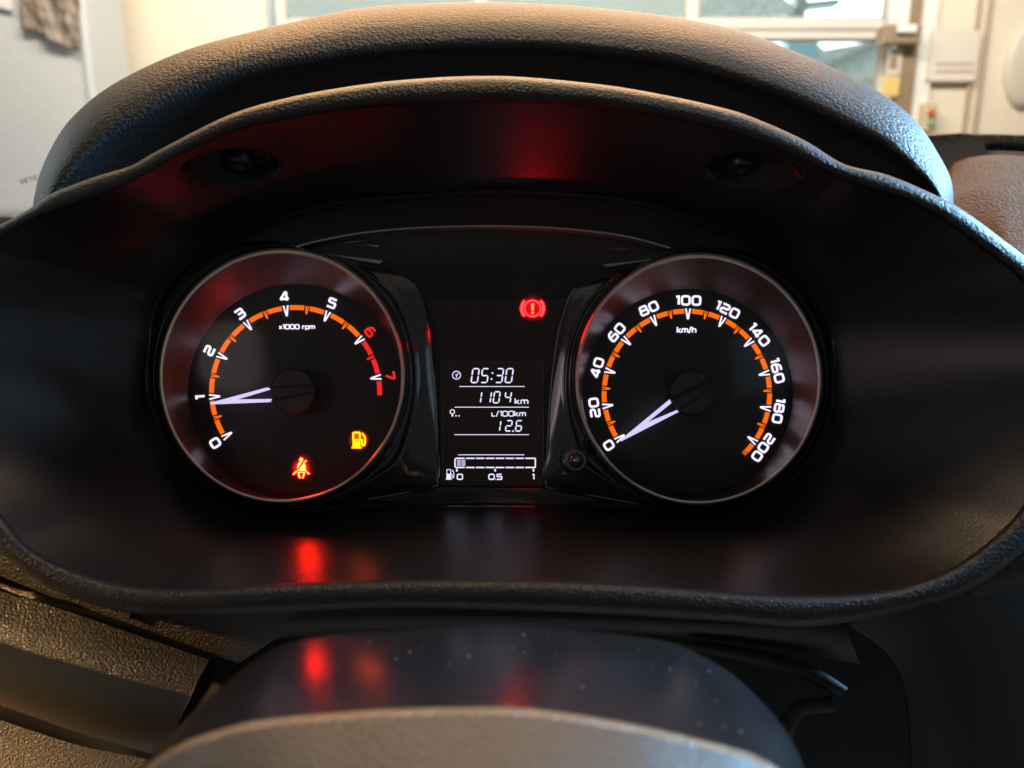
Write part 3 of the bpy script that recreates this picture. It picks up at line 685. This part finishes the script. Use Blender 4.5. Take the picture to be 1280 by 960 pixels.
# ------------------------------------------------------------------ instrument cluster
ic = thing('instrument_cluster', 'lit car instrument cluster with two round gauges and a central display', 'instrument cluster', P(615, 640, 0.318))
DF = 0.3215; DD = 0.3180
plate('face_plate', mix(clu, [(CX, CY)] * NT, -0.012), DF, 0.004, M['matte'], ic)
rim = [[P(x, y, 0.3143) for x, y in clu], [P(x, y, 0.3150) for x, y in mix(clu, [(CX, CY)] * NT, 0.010)], [P(x, y, 0.3214) for x, y in mix(clu, [(CX, CY)] * NT, 0.014)]]
loft('rim', rim, M['gloss'], ic, closed=True)

def ell(cx, cy, rx, ry, d, n=160): return [P(cx + rx * math.cos(2 * PI * k / n), cy + ry * math.sin(2 * PI * k / n), d) for k in range(n)]
def gauge(rc, rr_, dc, dr, name, lab):
    cx, cy = rc; rx, ry = rr_
    dia = obj(name, [], [], M['dial'], ic, label=lab) if False else None
    n = 160
    vs = ell(*dc, dr, dr, DD, n); vs2 = ell(*dc, dr, dr, DD + 0.001, n)
    dia = fix(obj(name, vs + vs2, [tuple(range(n)), tuple(range(2 * n - 1, n - 1, -1))] + [(i, (i + 1) % n, (i + 1) % n + n, i + n) for i in range(n)], M['dial'], ic, label=lab))
    R0, R1 = (dc[0], dc[1], dr, dr, DD - 0.0002), (cx, cy, rx - 2, ry - 2, 0.3042)
    rws = []
    for i in range(14):
        t = i / 13; e = t ** 0.9
        rws.append(ell(*[R0[j] + (R1[j] - R0[j]) * (t if j == 4 else e) for j in range(5)]))
    loft('gauge_cone', rws, M['cone'], ic, closed=True)
    prof = [(-2.4, .3042), (-2.0, .3034), (-1.0, .3028), (0.6, .3027), (2.0, .3034), (2.8, .3050)]
    loft('chrome_ring', [ell(cx, cy - (0.9 if o_ > 1 else 0), rx + o_, ry + o_ + (0.9 if o_ > 1 else 0), d_) for o_, d_ in prof], M['chrome'], ic, closed=True)
    return dia
tach = gauge((352.6, 470.5), (151, 156), (369.5, 489.4), 134.5, 'tachometer', 'left dial, engine speed with red sector')
speedo = gauge((873, 474.3), (151.5, 154), (860, 492), 131, 'speedometer', 'right dial, 0 to 200')

# glossy pods round the gauges
podL = [(187, 470), (190, 430), (196, 395), (208, 366), (228, 340), (256, 320), (300, 303), (350, 302), (395, 315), (440, 325), (476, 334), (500, 342), (519, 353), (529, 370), (535, 395), (541.6, 440), (546, 520), (547, 606), (500, 617), (460, 624), (400, 634), (340, 637), (300, 628), (268, 611), (240, 588), (217, 562), (200, 530), (190, 500)]
podR = [(1039, 470), (1036, 510), (1021, 553), (997, 587), (967, 611), (927, 628), (880, 636), (830, 634), (799, 630), (754, 622), (682.5, 609), (684, 560), (689, 480), (697, 420), (703, 392), (710, 372), (720, 359), (756, 344), (800, 330), (850, 312), (880, 308), (925, 312), (960, 325), (988, 345), (1010, 370), (1028, 400), (1036, 430)]
def pod(pts, rc, rx, ry):
    lp = polar(spline(pts, 700, True), rc[0], rc[1], 220)
    def ring(o_, d_): return [P(rc[0] + (rx + o_) * math.cos(2 * PI * k / 220), rc[1] + (ry + o_) * math.sin(2 * PI * k / 220), d_) for k in range(220)]
    def toward(t, d_, mn=0):
        res = []
        for k, (x, y) in enumerate(lp):
            a = 2 * PI * k / 220; ex, ey = rc[0] + (rx + 8) * math.cos(a), rc[1] + (ry + 8) * math.sin(a)
            res.append(P(ex + (x - ex) * t, ey + (y - ey) * t, d_))
        return res
    rws = [ring(2.4, .3048), ring(4.0, .3065), ring(6.5, .3120), ring(8.0, .3150), toward(0.14, .3158), toward(0.20, .3147), toward(0.24, .3144), toward(0.30, .3148), toward(0.5, .3156), toward(0.93, .3164), toward(0.975, .3168), toward(1.0, .3176), toward(1.0, .3213)]
    return loft('gauge_pod', rws, M['gloss'], ic, closed=True)
pod(podL, (352.6, 470.5), 151, 156); pod(podR, (873, 474.3), 151.5, 154)
def edge_line(pts, w_, d, name='edge_line', m=None, t=0.0008):
    mb = MB(); stroke_to(mb, [(x, y) for x, y in spline(pts, 60)], w_, lambda x, y: P(x, y, d), False, t)
    return mb.build(name, m or M['edge'], ic)
edge_line([(527, 378), (531, 395), (535, 420), (542.5, 470), (545.5, 520), (546.5, 560), (547, 606)], 0.7, .3166)
edge_line([(719, 360), (711, 372), (704, 394), (697, 420), (689, 480), (684, 560), (682.5, 608)], 0.7, .3166)
edge_line([(460, 624), (500, 617), (547, 607)], 0.6, .3166)
edge_line([(682.5, 609), (754, 622), (799, 630)], 0.6, .3166)
edge_line([(362, 311), (390, 303), (440, 293), (490, 287), (540, 284), (615, 282.5), (700, 285.5), (780, 295), (838, 310)], 1.2, .3135, 'top_trim', t=0.006)
plate('upper_fascia', [(x, y) for x, y in spline([(366, 312), (390, 305), (440, 295), (490, 289), (540, 286), (615, 284.5), (700, 287), (780, 297), (834, 311)], 40)] + [(760, 343), (722, 356), (708, 372), (525, 372), (515, 352), (470, 332)], 0.3206, 0.0008, mat('fascia_gloss', (0.006, 0.007, 0.009), 0.3), ic)
plate('lower_fascia', [(462, 625), (547, 608.5), (682, 610.5), (754, 624), (700, 632), (615, 630), (520, 631)], 0.3190, 0.002, M['gloss'], ic, bev=0.0005)
M['fin'] = mat('fin_teal_sheen', (0.55, 0.68, 0.74), 0.25, metal=0.9)  # teal tint paints the cool light reflected by the left fins
for pts in ([(395, 315), (477, 324.5), (479, 326), (474, 330.5), (430, 323)], [(452, 305), (474, 306), (473, 309.5)], [(419, 305.5), (459, 299.5), (440, 303)],
            [(755, 330), (835, 321), (837, 322.5), (758, 334)], [(760, 311), (790, 310.5), (775, 312)]):
    plate('accent_fin', pts, 0.3158, 0.0045, M['fin'] if pts[0][0] < 470 else M['edge'], ic, bev=0.0009)

# scale arcs, ticks, numerals
def annulus(mb, c, r0, r1, a0, a1, d, n=24, t=0.0003):
    rows_ = [[P(c[0] + r_ * math.cos(R(a0 + (a1 - a0) * k / n)), c[1] - r_ * math.sin(R(a0 + (a1 - a0) * k / n)), dd) for k in range(n + 1)] for r_, dd in ((r0, d + t), (r0, d), (r1, d), (r1, d + t))]
    vs, fs = grid(rows_); mb.add(vs, fs)
def tick(c, a, r0, r1, hw, sw, m, parent, d):
    mb = MB(); ca, sa = math.cos(R(a)), math.sin(R(a))
    def f(u, v): r_, s_ = u, v; return P(c[0] + r_ * ca - s_ * sa, c[1] - r_ * sa - s_ * ca, d)
    stroke_to(mb, fillet([(r0, hw), (r1, sw * 0.4), (r1, -sw * 0.4), (r0, -hw)], 0.6), sw, f, False, 0.00025)
    mb.build('tick_mark', m, parent)
DS = DD - 0.0005
def scale(c, parent, ri, ro, a_first, step, nmaj, a_end, halfs, red_from, numerals, rn, h, hw, gap):
    gapM, gapH = 2.7, 1.9
    angs = [(a_first + step * k, True) for k in range(nmaj)] + [(a_first + step * (k + 0.5), False) for k in range(nmaj - 1)]
    angs.sort(reverse=True)
    for i in range(len(angs)):
        a, mj = angs[i]; g0 = gapM if mj else gapH
        if i + 1 < len(angs): b, mj2 = angs[i + 1]; g1 = gapM if mj2 else gapH
        else: b, g1 = a_end, 0
        red = red_from is not None and a <= red_from + 0.01
        mb = MB(); annulus(mb, c, ri, ro, a - g0, b + g1, DS); mb.build('scale_arc', M['redmark'] if red else M['orange'], parent)
        if mj: tick(c, a, ro + 0.3, ro - 12.4, 2.7, 0.95, M['white'], parent, DS - 0.0003)
        else: tick(c, a, ro - 0.2, ro - 10.0, 1.55, 0.72, M['redmark'] if red else M['orange'], parent, DS - 0.0003)
    for k, s_ in enumerate(numerals):
        a = a_first + step * k
        x, y = c[0] + rn * math.cos(R(a)), c[1] - rn * math.sin(R(a))
        m = M['redmark'] if red_from is not None and a <= red_from + 0.01 else M['white']
        text_mesh(s_, x, y, h, 90 - a, hw, lambda u, v: P(u, v, DS), gap=gap).build('numeral', m, parent)
cT, cS = (369.5, 489.4), (858.6, 492.3)
scale(cT, tach, 102.0, 108.0, 212.6, -28.97, 8, -2.5, True, 39.0, '01234567', 119.5, 10.6, 1.42, 0.3)
scale(cS, speedo, 100.4, 106.4, 213.4, -24.85, 11, -43.5, True, None, [str(20 * k) for k in range(11)], 116.8, 10.4, 1.36, 0.36)
for k in range(4):
    mb = MB(); annulus(mb, cS, 100.4 + 1.55 * k, 101.3 + 1.55 * k, -43.5, -46.8, DS, 4); mb.build('scale_arc', M['orange'], speedo)
text_mesh('x1000 rpm', 371, 408.4, 5.2, 0, 0.68, lambda u, v: P(u, v, DS), gap=0.28, sx=0.98).build('unit_text', M['white'], tach)
text_mesh('km/h', 858.3, 412.3, 6.6, 0, 0.8, lambda u, v: P(u, v, DS), gap=0.24, sx=0.92).build('unit_text', M['white'], speedo)

def prism(name, pts, d, t, m, parent, **k): return plate(name, pts, d, t, m, parent, **k)
def needle(parent, tip, upper, lower, crotch, tail, hubc, hubr, shift):
    # lit part: a slim V from the tip to the two arm ends, then unlit arms over the hub
    (ux0, uy0), (ux1, uy1) = upper; (lx0, ly0), (lx1, ly1) = lower
    prism('needle', [tip, (tip[0] + 0.6, tip[1] - 1.2), (ux0, uy0), (ux1, uy1), crotch, (lx0, ly0), (lx1, ly1), (tip[0] + 0.5, tip[1] + 1.2)], 0.3118, 0.0005, M['needle'], parent)
    base = [P(hubc[0] + shift[0] + (hubr - 1) * math.cos(t), hubc[1] + shift[1] + (hubr - 1) * math.sin(t), 0.3174) for t in [2 * PI * q / 64 for q in range(64)]]
    s1 = [P(hubc[0] + hubr * math.cos(t), hubc[1] + hubr * math.sin(t), 0.3110) for t in [2 * PI * q / 64 for q in range(64)]]
    s2 = [P(hubc[0] + (hubr - 1) * math.cos(t), hubc[1] + (hubr - 1) * math.sin(t), 0.3104) for t in [2 * PI * q / 64 for q in range(64)]]
    s0 = [P(hubc[0] + (hubr + .8) * math.cos(t), hubc[1] + (hubr + .8) * math.sin(t), 0.3114) for t in [2 * PI * q / 64 for q in range(64)]]
    loft('hub_side', [base, s0, s1, s2], M['hubside'], parent, closed=True)
    mb = MB(); mb.add([P(hubc[0] + (hubr - 1) * math.cos(t), hubc[1] + (hubr - 1) * math.sin(t), 0.3104) for t in [2 * PI * q / 64 for q in range(64)]], [tuple(range(64))])
    mb.build('hub_cap', M['hub'], parent)
    dx, dy = tail[0] - tip[0], tail[1] - tip[1]; L_ = math.hypot(dx, dy); nx, ny = -dy / L_, dx / L_
    prism('needle_arm', [(ux0 - 3, uy0 + .4), (tail[0] - 2 - nx * 6, tail[1] - ny * 6), (tail[0] - nx * 3.2, tail[1] - ny * 3.2), (ux1 - 3, uy1 + .3)], 0.3100, 0.0006, M['hubside'], parent)
    prism('needle_arm', [(lx0 - 2, ly0), (tail[0] + nx * 3.2, tail[1] + ny * 3.2), (tail[0] - 2 + nx * 6, tail[1] + ny * 6), (lx1 - 2, ly1)], 0.3100, 0.0006, M['hubside'], parent)
    ex, ey = dx / L_, dy / L_
    prism('needle_tail', [(tail[0] - 20 * ex, tail[1] - 20 * ey), (tail[0] - 2 * ex - nx * 4, tail[1] - 2 * ey - ny * 4), (tail[0] - 2 * ex - nx * 2, tail[1] - 2 * ey - ny * 2), (tail[0] - 13 * ex, tail[1] - 13 * ey), (tail[0] - 1 * ex + nx * 2, tail[1] - 1 * ey + ny * 2), (tail[0] - 1 * ex + nx * 4, tail[1] - 1 * ey + ny * 4)], 0.3098, 0.0008, M['matte'], parent)
needle(tach, (262.8, 504.4), ((336.5, 483.6), (341.6, 485.8)), ((343.6, 498.6), (339.0, 502.6)), (297, 499.2), (394, 485), (366, 488.9), 27.6, (6, 1.5))
needle(speedo, (775.8, 550.6), ((838.0, 498.6), (845.0, 499.2)), ((851.6, 510.4), (849.8, 514.2)), (809.3, 528.0), (892, 479), (864.6, 491.4), 27.4, (-4, 1.2))

# telltales
def tmap(d): return lambda x, y: P(x, y, d)
TL = 0.3172
belt = obj('warning_light', [P(376, 585, TL + .0006)], [], M['red'], tach) if False else None
def telltale(parent, label, d=TL): 
    e = bpy.data.objects.new('warning_light', None); return e
# seat belt (red): head, torso cut by the belt, lap belt ends and legs
mb = MB()
def poly(mb, pts, d, t=0.0004):
    n = len(pts); a = [P(x, y, d) for x, y in pts]; b = [P(x, y, d + t) for x, y in pts]
    mb.add(a + b, [tuple(range(n))] + [(i, (i + 1) % n, (i + 1) % n + n, i + n) for i in range(n)])
bx0, by0 = 340, 540
def bz(x, y): return (bx0 + x / 8.0, by0 + y / 8.0)
poly(mb, [bz(292 + 19 * math.cos(t), 278 + 22 * math.sin(t)) for t in [2 * PI * q / 20 for q in range(20)]], TL)
poly(mb, [bz(*p) for p in ((268, 302), (302, 302), (250, 372), (252, 335))], TL)
poly(mb, [bz(*p) for p in ((320, 304), (334, 330), (342, 392), (258, 390), (262, 378))], TL)
w1 = mb.build('warning_light', M['redhot'], tach, label='red lit seat belt symbol')
mb = MB()
stroke_to(mb, [bz(342, 284), bz(318, 308)], 0.75, tmap(TL)); stroke_to(mb, [bz(252, 388), bz(210, 424)], 0.75, tmap(TL)); stroke_to(mb, [bz(338, 396), bz(372, 420)], 0.75, tmap(TL))
stroke_to(mb, [bz(262, 405), bz(270, 440), bz(278, 462)], 0.8, tmap(TL)); stroke_to(mb, [bz(322, 405), bz(314, 440), bz(304, 462)], 0.8, tmap(TL)); stroke_to(mb, [bz(258, 404), bz(326, 404)], 0.5, tmap(TL))
mb.build('symbol_strokes', M['redhot'], w1)
poly2 = MB(); poly(poly2, [(376.5 + 19 * math.cos(t), 585.5 + 19 * math.sin(t)) for t in [2 * PI * q / 32 for q in range(32)]], TL + 0.0005, 0.0002)
poly2.build('symbol_glow', M['redglow'], w1)  # painted halo disc behind the belt symbol
# fuel pump (amber)
def pump(mb, X, d, hw, fn=None):
    """outline pump symbol, X maps unit box (0..1.15, 0..1) -> px"""
    g = lambda pts: [X(*p) for p in pts]
    f = fn or tmap(d)
    n = 6
    poly(mb, g([(0.08, 0.06), (0.66, 0.06), (0.66, 0.56), (0.08, 0.56)]), d); poly(mb, g([(0, -0.02), (0.76, -0.02), (0.76, 0.065), (0, 0.065)]), d - 0.00005)
    stroke_to(mb, fillet(g([(0.12, 0.55), (0.12, 0.96), (0.62, 0.96), (0.62, 0.55)]), 1.2), hw, f)
    stroke_to(mb, fillet(g([(0.68, 0.5), (0.80, 0.5), (0.80, 0.16), (1.0, 0.16), (1.04, 0.66), (0.80, 0.92)]), 2.0), hw, f)
Xf = lambda u, v: (439.6 + u * 16.2, 560.0 - v * 20.0)
mb = MB(); pump(mb, Xf, TL, 0.95); w2 = mb.build('warning_light', M['amber'], tach, label='amber lit fuel pump symbol')
mb = MB(); poly(mb, [Xf(*p) for p in ((0.2, 0.6), (0.55, 0.6), (0.55, 0.9), (0.2, 0.9))], TL + 0.0003, 0.0002); mb.build('symbol_glow', M['amberdim'], w2)
mb = MB(); poly(mb, [(448.5 + 15 * math.cos(t), 550 + 15 * math.sin(t)) for t in [2 * PI * q / 32 for q in range(32)]], TL + 0.0005, 0.0002); mb.build('symbol_halo', M['amberglow'], w2)
# brake warning (red)
mb = MB(); cx, cy = 665.8, 385.6
circ = [(cx + 10.0 * math.cos(t), cy + 10.0 * math.sin(t)) for t in [2 * PI * q / 40 for q in range(40)]]
TB = 0.3200
stroke_to(mb, circ, 0.85, tmap(TB), True)
for s_ in (1, -1):
    outer_ = arcpts(cx, cy, 15.3, -42, 42, 10); inner_ = arcpts(cx, cy, 12.2, 46, -46, 10)
    pts = outer_ + inner_; pts = [(cx + s_ * (x - cx), y) for x, y in pts]
    poly(mb, pts if s_ > 0 else pts[::-1], TB)
w3 = mb.build('warning_light', M['red'], ic, label='red lit brake warning symbol')
mb = MB(); poly(mb, [(cx - 1.9, cy - 6.2), (cx + 1.9, cy - 6.2), (cx + 1.3, cy + 2.8), (cx - 1.3, cy + 2.8)], TB); poly(mb, [(cx - 1.6, cy + 4.2), (cx + 1.6, cy + 4.2), (cx + 1.6, cy + 7), (cx - 1.6, cy + 7)], TB)
mb.build('exclamation_mark', M['exclaim'], w3)
mb = MB(); poly(mb, [(cx + 21 * math.cos(t), cy + 21 * math.sin(t)) for t in [2 * PI * q / 40 for q in range(40)]], TB + 0.0002, 0.0001); mb.build('symbol_glow', M['redglow2'], w3)  # painted halo disc behind the brake symbol

# ------------------------------------------------------------------ central display
def z3(x, y): return (520 + x / 4.8, 420 + y / 4.8)
centre = plate('centre_panel', [(527.5, 374), (709, 373), (702, 396), (696, 420), (688, 480), (683, 560), (681.5, 609), (548, 607), (547, 560), (546, 520), (543, 470), (536, 420), (531, 394)], 0.3203, 0.001, M['matte'], ic)
rr_ = fillet([z3(157, 160), z3(757, 160), z3(757, 892), z3(157, 892)], 3.5, True)
plate('screen_frame', fillet([z3(146, 150), z3(768, 150), z3(768, 900), z3(146, 900)], 4, True), 0.3199, 0.0008, M['gloss'], ic, bev=0.0003)
scr = plate('display_screen', rr_, 0.3194, 0.0007, M['screen'], ic, label='lit liquid crystal display between the gauges')
DL = 0.3191
lf = tmap(DL)
def seg7(ch, x, y0, wd, y1, hw, name='digit'):
    """x,y in zoom coords of the display; slanted digit"""
    on = {'0': 'abcdef', '1': 'bc', '2': 'abged', '3': 'abgcd', '4': 'fgbc', '5': 'afgcd', '6': 'afgedc', '8': 'abcdefg'}[ch]
    H = y1 - y0; sl_ = 0.16 * H
    def T(u, v): return z3(x + u * wd + (1 - v) * sl_ * 0.9, y0 + v * H)
    e = 0.07; g = e * wd / H * 1.2
    S = {'a': ((e, 0), (1 - e, 0)), 'b': ((1, g), (1, 0.5 - g)), 'c': ((1, 0.5 + g), (1, 1 - g)), 'd': ((e, 1), (1 - e, 1)), 'e': ((0, 0.5 + g), (0, 1 - g)), 'f': ((0, g), (0, 0.5 - g)), 'g': ((e, 0.5), (1 - e, 0.5))}
    mb = MB()
    for s_ in on:
        (a, b), (c, d_) = S[s_]; p, q = Vector(T(a, b)), Vector(T(c, d_)); dr_ = (q - p).normalized(); nn = Vector((-dr_.y, dr_.x))
        hx = [p - dr_ * hw * .3, p + dr_ * hw * 0.8 + nn * hw, q - dr_ * hw * 0.8 + nn * hw, q + dr_ * hw * .3, q - dr_ * hw * 0.8 - nn * hw, p + dr_ * hw * 0.8 - nn * hw]
        poly(mb, [tuple(v) for v in hx], DL, 0.0002)
    mb.build(name, M['lcd'], scr)
for ch, x in (('0', 330), ('5', 388), ('3', 476), ('0', 534)): seg7(ch, x, 196, 38, 279, 0.85)
for ch, x in (('1', 352), ('1', 410), ('0', 462), ('4', 530)): seg7(ch, x, 335, 34, 401, 0.80)
for ch, x in (('1', 468), ('2', 536), ('6', 596)): seg7(ch, x, 508, 33, 570, 0.78)
def dots(pts, r_, name):
    mb = MB()
    for x, y in pts: cx_, cy_ = z3(x, y); poly(mb, [(cx_ + r_ * math.cos(t), cy_ + r_ * math.sin(t)) for t in [2 * PI * q / 12 for q in range(12)]], DL, 0.0002)
    mb.build(name, M['lcd'], scr)
dots([(459, 222), (453, 258)], 1.1, 'colon'); dots([(582, 571)], 1.05, 'decimal_point')
def lcdtext(s_, x, y, h, hw, gap, sx=1.0): cx_, cy_ = z3(x, y); text_mesh(s_, cx_, cy_, h / 4.8, 0, hw, lf, gap=gap, sx=sx, t=0.0002).build('unit_text', M['lcd'], scr)
lcdtext('km', 633, 391, 31, 0.72, 0.34, 1.15); lcdtext('L/100km', 556, 466, 29, 0.62, 0.27, 1.05)
for a, b, y in ((260, 652, 303), (232, 678, 427), (230, 678, 592), (253, 650, 713)):
    mb = MB(); stroke_to(mb, [z3(a, y), z3(b, y)], 0.42, lf, False, 0.0002); mb.build('divider_line', M['lcd'], scr)
# clock icon, trip icon
mb = MB(); cx_, cy_ = z3(243, 235); stroke_to(mb, [(cx_ + 5.0 * math.cos(t), cy_ + 5.0 * math.sin(t)) for t in [2 * PI * q / 32 for q in range(32)]], 0.5, lf, True, 0.0002)
stroke_to(mb, [(cx_, cy_ + 3.2), (cx_, cy_ + 0.4), (cx_ + 2.4, cy_ - 2.6)], 0.5, lf, False, 0.0002); stroke_to(mb, [(cx_, cy_ + 0.4), (cx_ - 1.4, cy_ - 1.2)], 0.4, lf, False, 0.0002); mb.build('clock_symbol', M['lcd'], scr)
mb = MB(); cx_, cy_ = z3(218, 455); stroke_to(mb, [(cx_ + 2.7 * math.cos(t), cy_ + 2.7 * math.sin(t)) for t in [2 * PI * q / 24 for q in range(24)]], 0.55, lf, True, 0.0002)
stroke_to(mb, [(cx_, cy_ + 2.7), (cx_, cy_ + 6)], 0.9, lf, False, 0.0002); mb.build('trip_symbol', M['lcd'], scr)
dots([(240, 479), (258, 479)], 0.95, 'trip_dots')
# fuel bar
mb = MB()
for a in range(8):
    x0 = 240 + a * 59.5 if a else 236; x1 = 240 + (a + 1) * 59.5 - 8 if a < 7 else 712
    if a not in (0, 7):
        stroke_to(mb, [z3(x0, 734), z3(x1, 734)], 0.8, lf, False, 0.0002); stroke_to(mb, [z3(x0, 789), z3(x1, 789)], 0.8, lf, False, 0.0002)
stroke_to(mb, fillet([z3(291, 734), z3(234, 734), z3(234, 789), z3(291, 789)], 2.2), 0.8, lf, False, 0.0002)
stroke_to(mb, fillet([z3(656, 734), z3(716, 734), z3(716, 789), z3(656, 789)], 1.2), 0.8, lf, False, 0.0002)
mb.build('fuel_bar_frame', M['lcd'], scr)
for a, b in ((246, 269), (273, 296)):
    mb = MB(); poly(mb, [z3(a, 742), z3(b, 742), z3(b, 781), z3(a, 781)], DL, 0.0002); mb.build('fuel_bar_block', M['lcddim'], scr)
for x in (245, 475, 705):
    mb = MB(); stroke_to(mb, [z3(x, 797), z3(x, 813)], 1.0, lf, False, 0.0002); mb.build('fuel_bar_tick', M['lcd'], scr)
lcdtext('0', 263, 845, 30, 0.75, 0.2, 1.15); lcdtext('0.5', 476, 845, 30, 0.75, 0.22, 1.15); lcdtext('1', 703, 845, 30, 0.75, 0.2)
Xl = lambda u, v: z3(179 + u * 47, 861 - v * 62)
mb = MB(); pump(mb, Xl, DL, 0.45); mb.build('fuel_symbol', M['lcd'], scr)

# ------------------------------------------------------------------ trip reset knob
kx, ky = 718, 575
def lathe(prof, ax_to=None, n=40): return [ell(x, y, r_, r_, d_, n) for x, y, r_, d_ in prof]
loft('knob_recess', lathe([(kx - 1, ky - 2, 19, .3154), (kx - 1, ky - 2, 17.5, .3150), (kx - 1, ky - 2, 16, .3160), (kx - 1, ky - 2, 15.5, .3205), (kx, ky, 0.1, .3205)]), M['gloss'], ic, closed=True)
kn = loft('reset_knob', lathe([(kx, ky, 10, .3180), (kx + 1, ky + .5, 12.8, .3080), (kx + 1, ky + .5, 14.6, .3060), (kx + 1, ky + 1, 14.8, .3045), (kx + 1.5, ky + 1, 13.6, .3030), (kx + 2, ky + 1, 11.0, .3024), (kx + 2, ky + 1, 10, .3034), (kx + 2, ky + 1, 9, .3026), (kx + 2, ky + 1, 6.0, .3005), (kx + 2, ky + 1, 2.5, .2996), (kx + 2, ky + 1, 0.1, .2994)]), mat('knob_gloss', (0.22, 0.23, 0.25), 0.15, metal=0.9, coat=1.0), ic, closed=True)

# clear cover
cov = mix(clu, [(CX, CY)] * NT, 0.012)
ro = [[P(CX + (x - CX) * s_, CY + (y - CY) * s_, 0.3145 - 0.016 * (1 - s_ ** 6)) for x, y in cov] for s_ in (1, .97, .94, .9, .8, .6, .3, .001)]
loft('clear_cover', ro, M['lens'], ic, closed=True)
